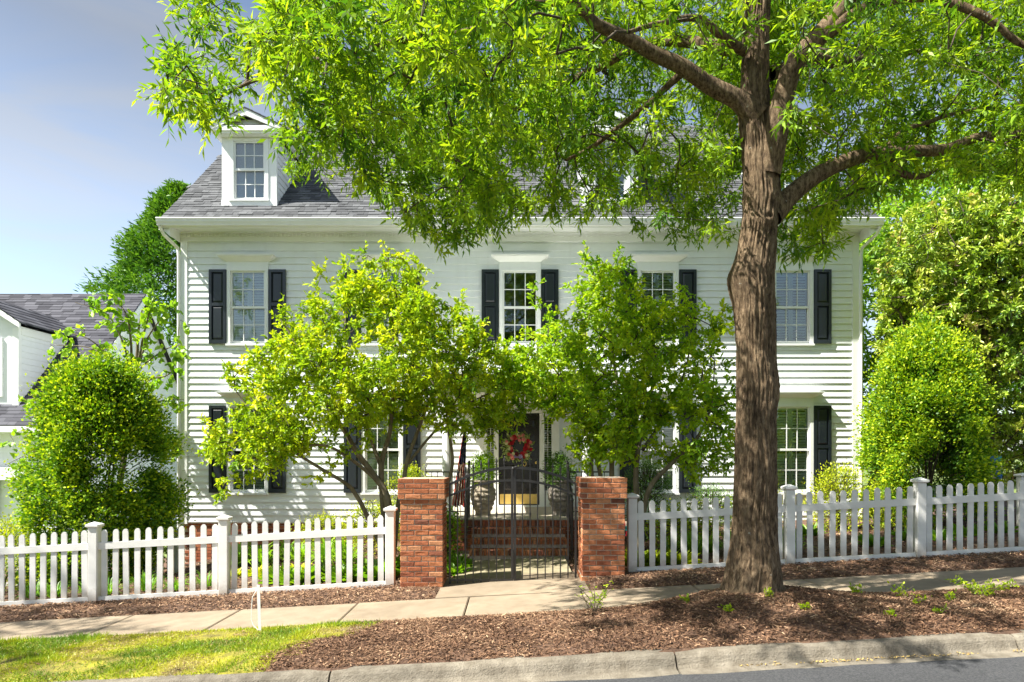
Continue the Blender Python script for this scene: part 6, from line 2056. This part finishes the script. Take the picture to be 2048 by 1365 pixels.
urn(-0.55, 12.95, M['stone'], 'tan ridged stone urn on the porch by the flag', 'yellow-green shrub in the tan porch urn', 'leaf_back', 0.22, 0.50)
urn(0.92, 12.95, M['stone_grey'], 'grey ridged stone urn on the porch beside the iron rail', 'dark green shrub in the grey porch urn', 'leaf_box', 0.27, 0.52)

# wreath on the door
wr = empty('wreath', (0.135, 15.10, 1.965)); tag(wr, 'round wreath of red and pink flowers on the black door', 'wreath')
ring_ = [(0.225 * math.cos(t), 0.06, 0.225 * math.sin(t)) for t in np.linspace(0, 2 * math.pi, 25)]
mb = MB(); mb.tube(ring_, 0.03, 8, cap=False); mb.build('twig_ring', M['bark_twig'], wr)
n = 330
a_ = rng.uniform(0, 2 * np.pi, n); rr = rng.normal(0.245, 0.055, n)
P = np.stack([np.cos(a_) * rr, rng.uniform(-0.01, 0.06, n), np.sin(a_) * rr], -1)
D = unit(np.stack([np.cos(a_ + 0.6), np.full(n, -0.5), np.sin(a_ + 0.6)], -1) + rng.normal(size=(n, 3)) * 0.5)
mesh_obj('leaves', leaf_mesh('leaves', P, D, rand_dirs(n) + np.array([0, -1.0, 0]), 0.085 * rng.uniform(0.6, 1.2, n), 0.042 * rng.uniform(0.7, 1.2, n), M['leaf_wreath'], rng.uniform(0, 1, n), 'oval'), wr)
def flower_mesh(mat):
    mb = MB()
    for lay, (rad, zt, np_) in enumerate(((1.0, 0.15, 7), (0.7, 0.40, 6), (0.4, 0.6, 5))):
        for k in range(np_):
            t = 2 * math.pi * k / np_ + lay * 0.5
            wv = math.pi / np_ * 1.15
            mb.add([(0, 0, 0), (rad * 0.7 * math.cos(t - wv), -zt * 0.8, rad * 0.7 * math.sin(t - wv)), (rad * math.cos(t), -zt - 0.1, rad * math.sin(t)), (rad * 0.7 * math.cos(t + wv), -zt * 0.8, rad * 0.7 * math.sin(t + wv))], [(0, 1, 2, 3)])
    return mb.mesh('flower', mat)
fm = {k: flower_mesh(M[k]) for k in ('fl_red', 'fl_pink', 'fl_coral', 'fl_purple', 'fl_wine', 'fl_cream')}
for k in range(46):
    t = random.uniform(0, 2 * math.pi)
    c_ = random.choice(['fl_red', 'fl_red', 'fl_wine', 'fl_coral', 'fl_pink', 'fl_red', 'fl_cream'])
    if -2.0 < t - 2 * math.pi < -1.1 or 4.3 < t < 5.1: c_ = random.choice(['fl_purple', 'fl_purple', 'fl_wine'])
    rr = random.uniform(0.15, 0.29)
    if c_ == 'fl_purple': rr += 0.05
    sc = random.uniform(0.035, 0.062)
    mesh_obj('flower', fm[c_], wr, (rr * math.cos(t), -0.01 - random.uniform(0, 0.03), rr * math.sin(t)), (random.uniform(-.4, .4), random.uniform(0, 6), random.uniform(-.4, .4)), (sc,) * 3)

# little garden flags half hidden in the planting
def garden_flag(x, y, z, w, h, mats_, label):
    root = empty('garden_flag', (x, y, z)); tag(root, label, 'garden flag')
    mb = MB(); mb.tube([(-w / 2 - 0.02, 0, 0), (-w / 2 - 0.02, 0, h + 0.62), (w / 2, 0, h + 0.62)], 0.005, 6); mb.build('rod', M['iron'], root)
    vs, fs, mi_ = [], [], []
    for j in range(7):
        for i in range(5):
            vs.append((-w / 2 + w * i / 4, 0.015 * math.sin(i * 1.7 + j), 0.61 + h - h * j / 6))
    for j in range(6):
        for i in range(4):
            a = j * 5 + i; fs.append((a, a + 1, a + 6, a + 5)); mi_.append((j // 2 + (i // 2)) % len(mats_))
    mesh_obj('cloth', np_mesh('cloth', vs, fs, mats_, smooth=True, mat_idx=mi_), root)
garden_flag(1.70, 10.25, -0.05, 0.16, 0.22, [M['fl_red'], M['flag_white'], M['cloth_teal']], 'tiny red white and green garden flag peeking past the pier')
garden_flag(8.72, 12.3, 0.75, 0.22, 0.40, [M['cloth_blue'], M['cloth_teal'], M['flag_white']], 'blue and teal garden flag beneath the magnolia')
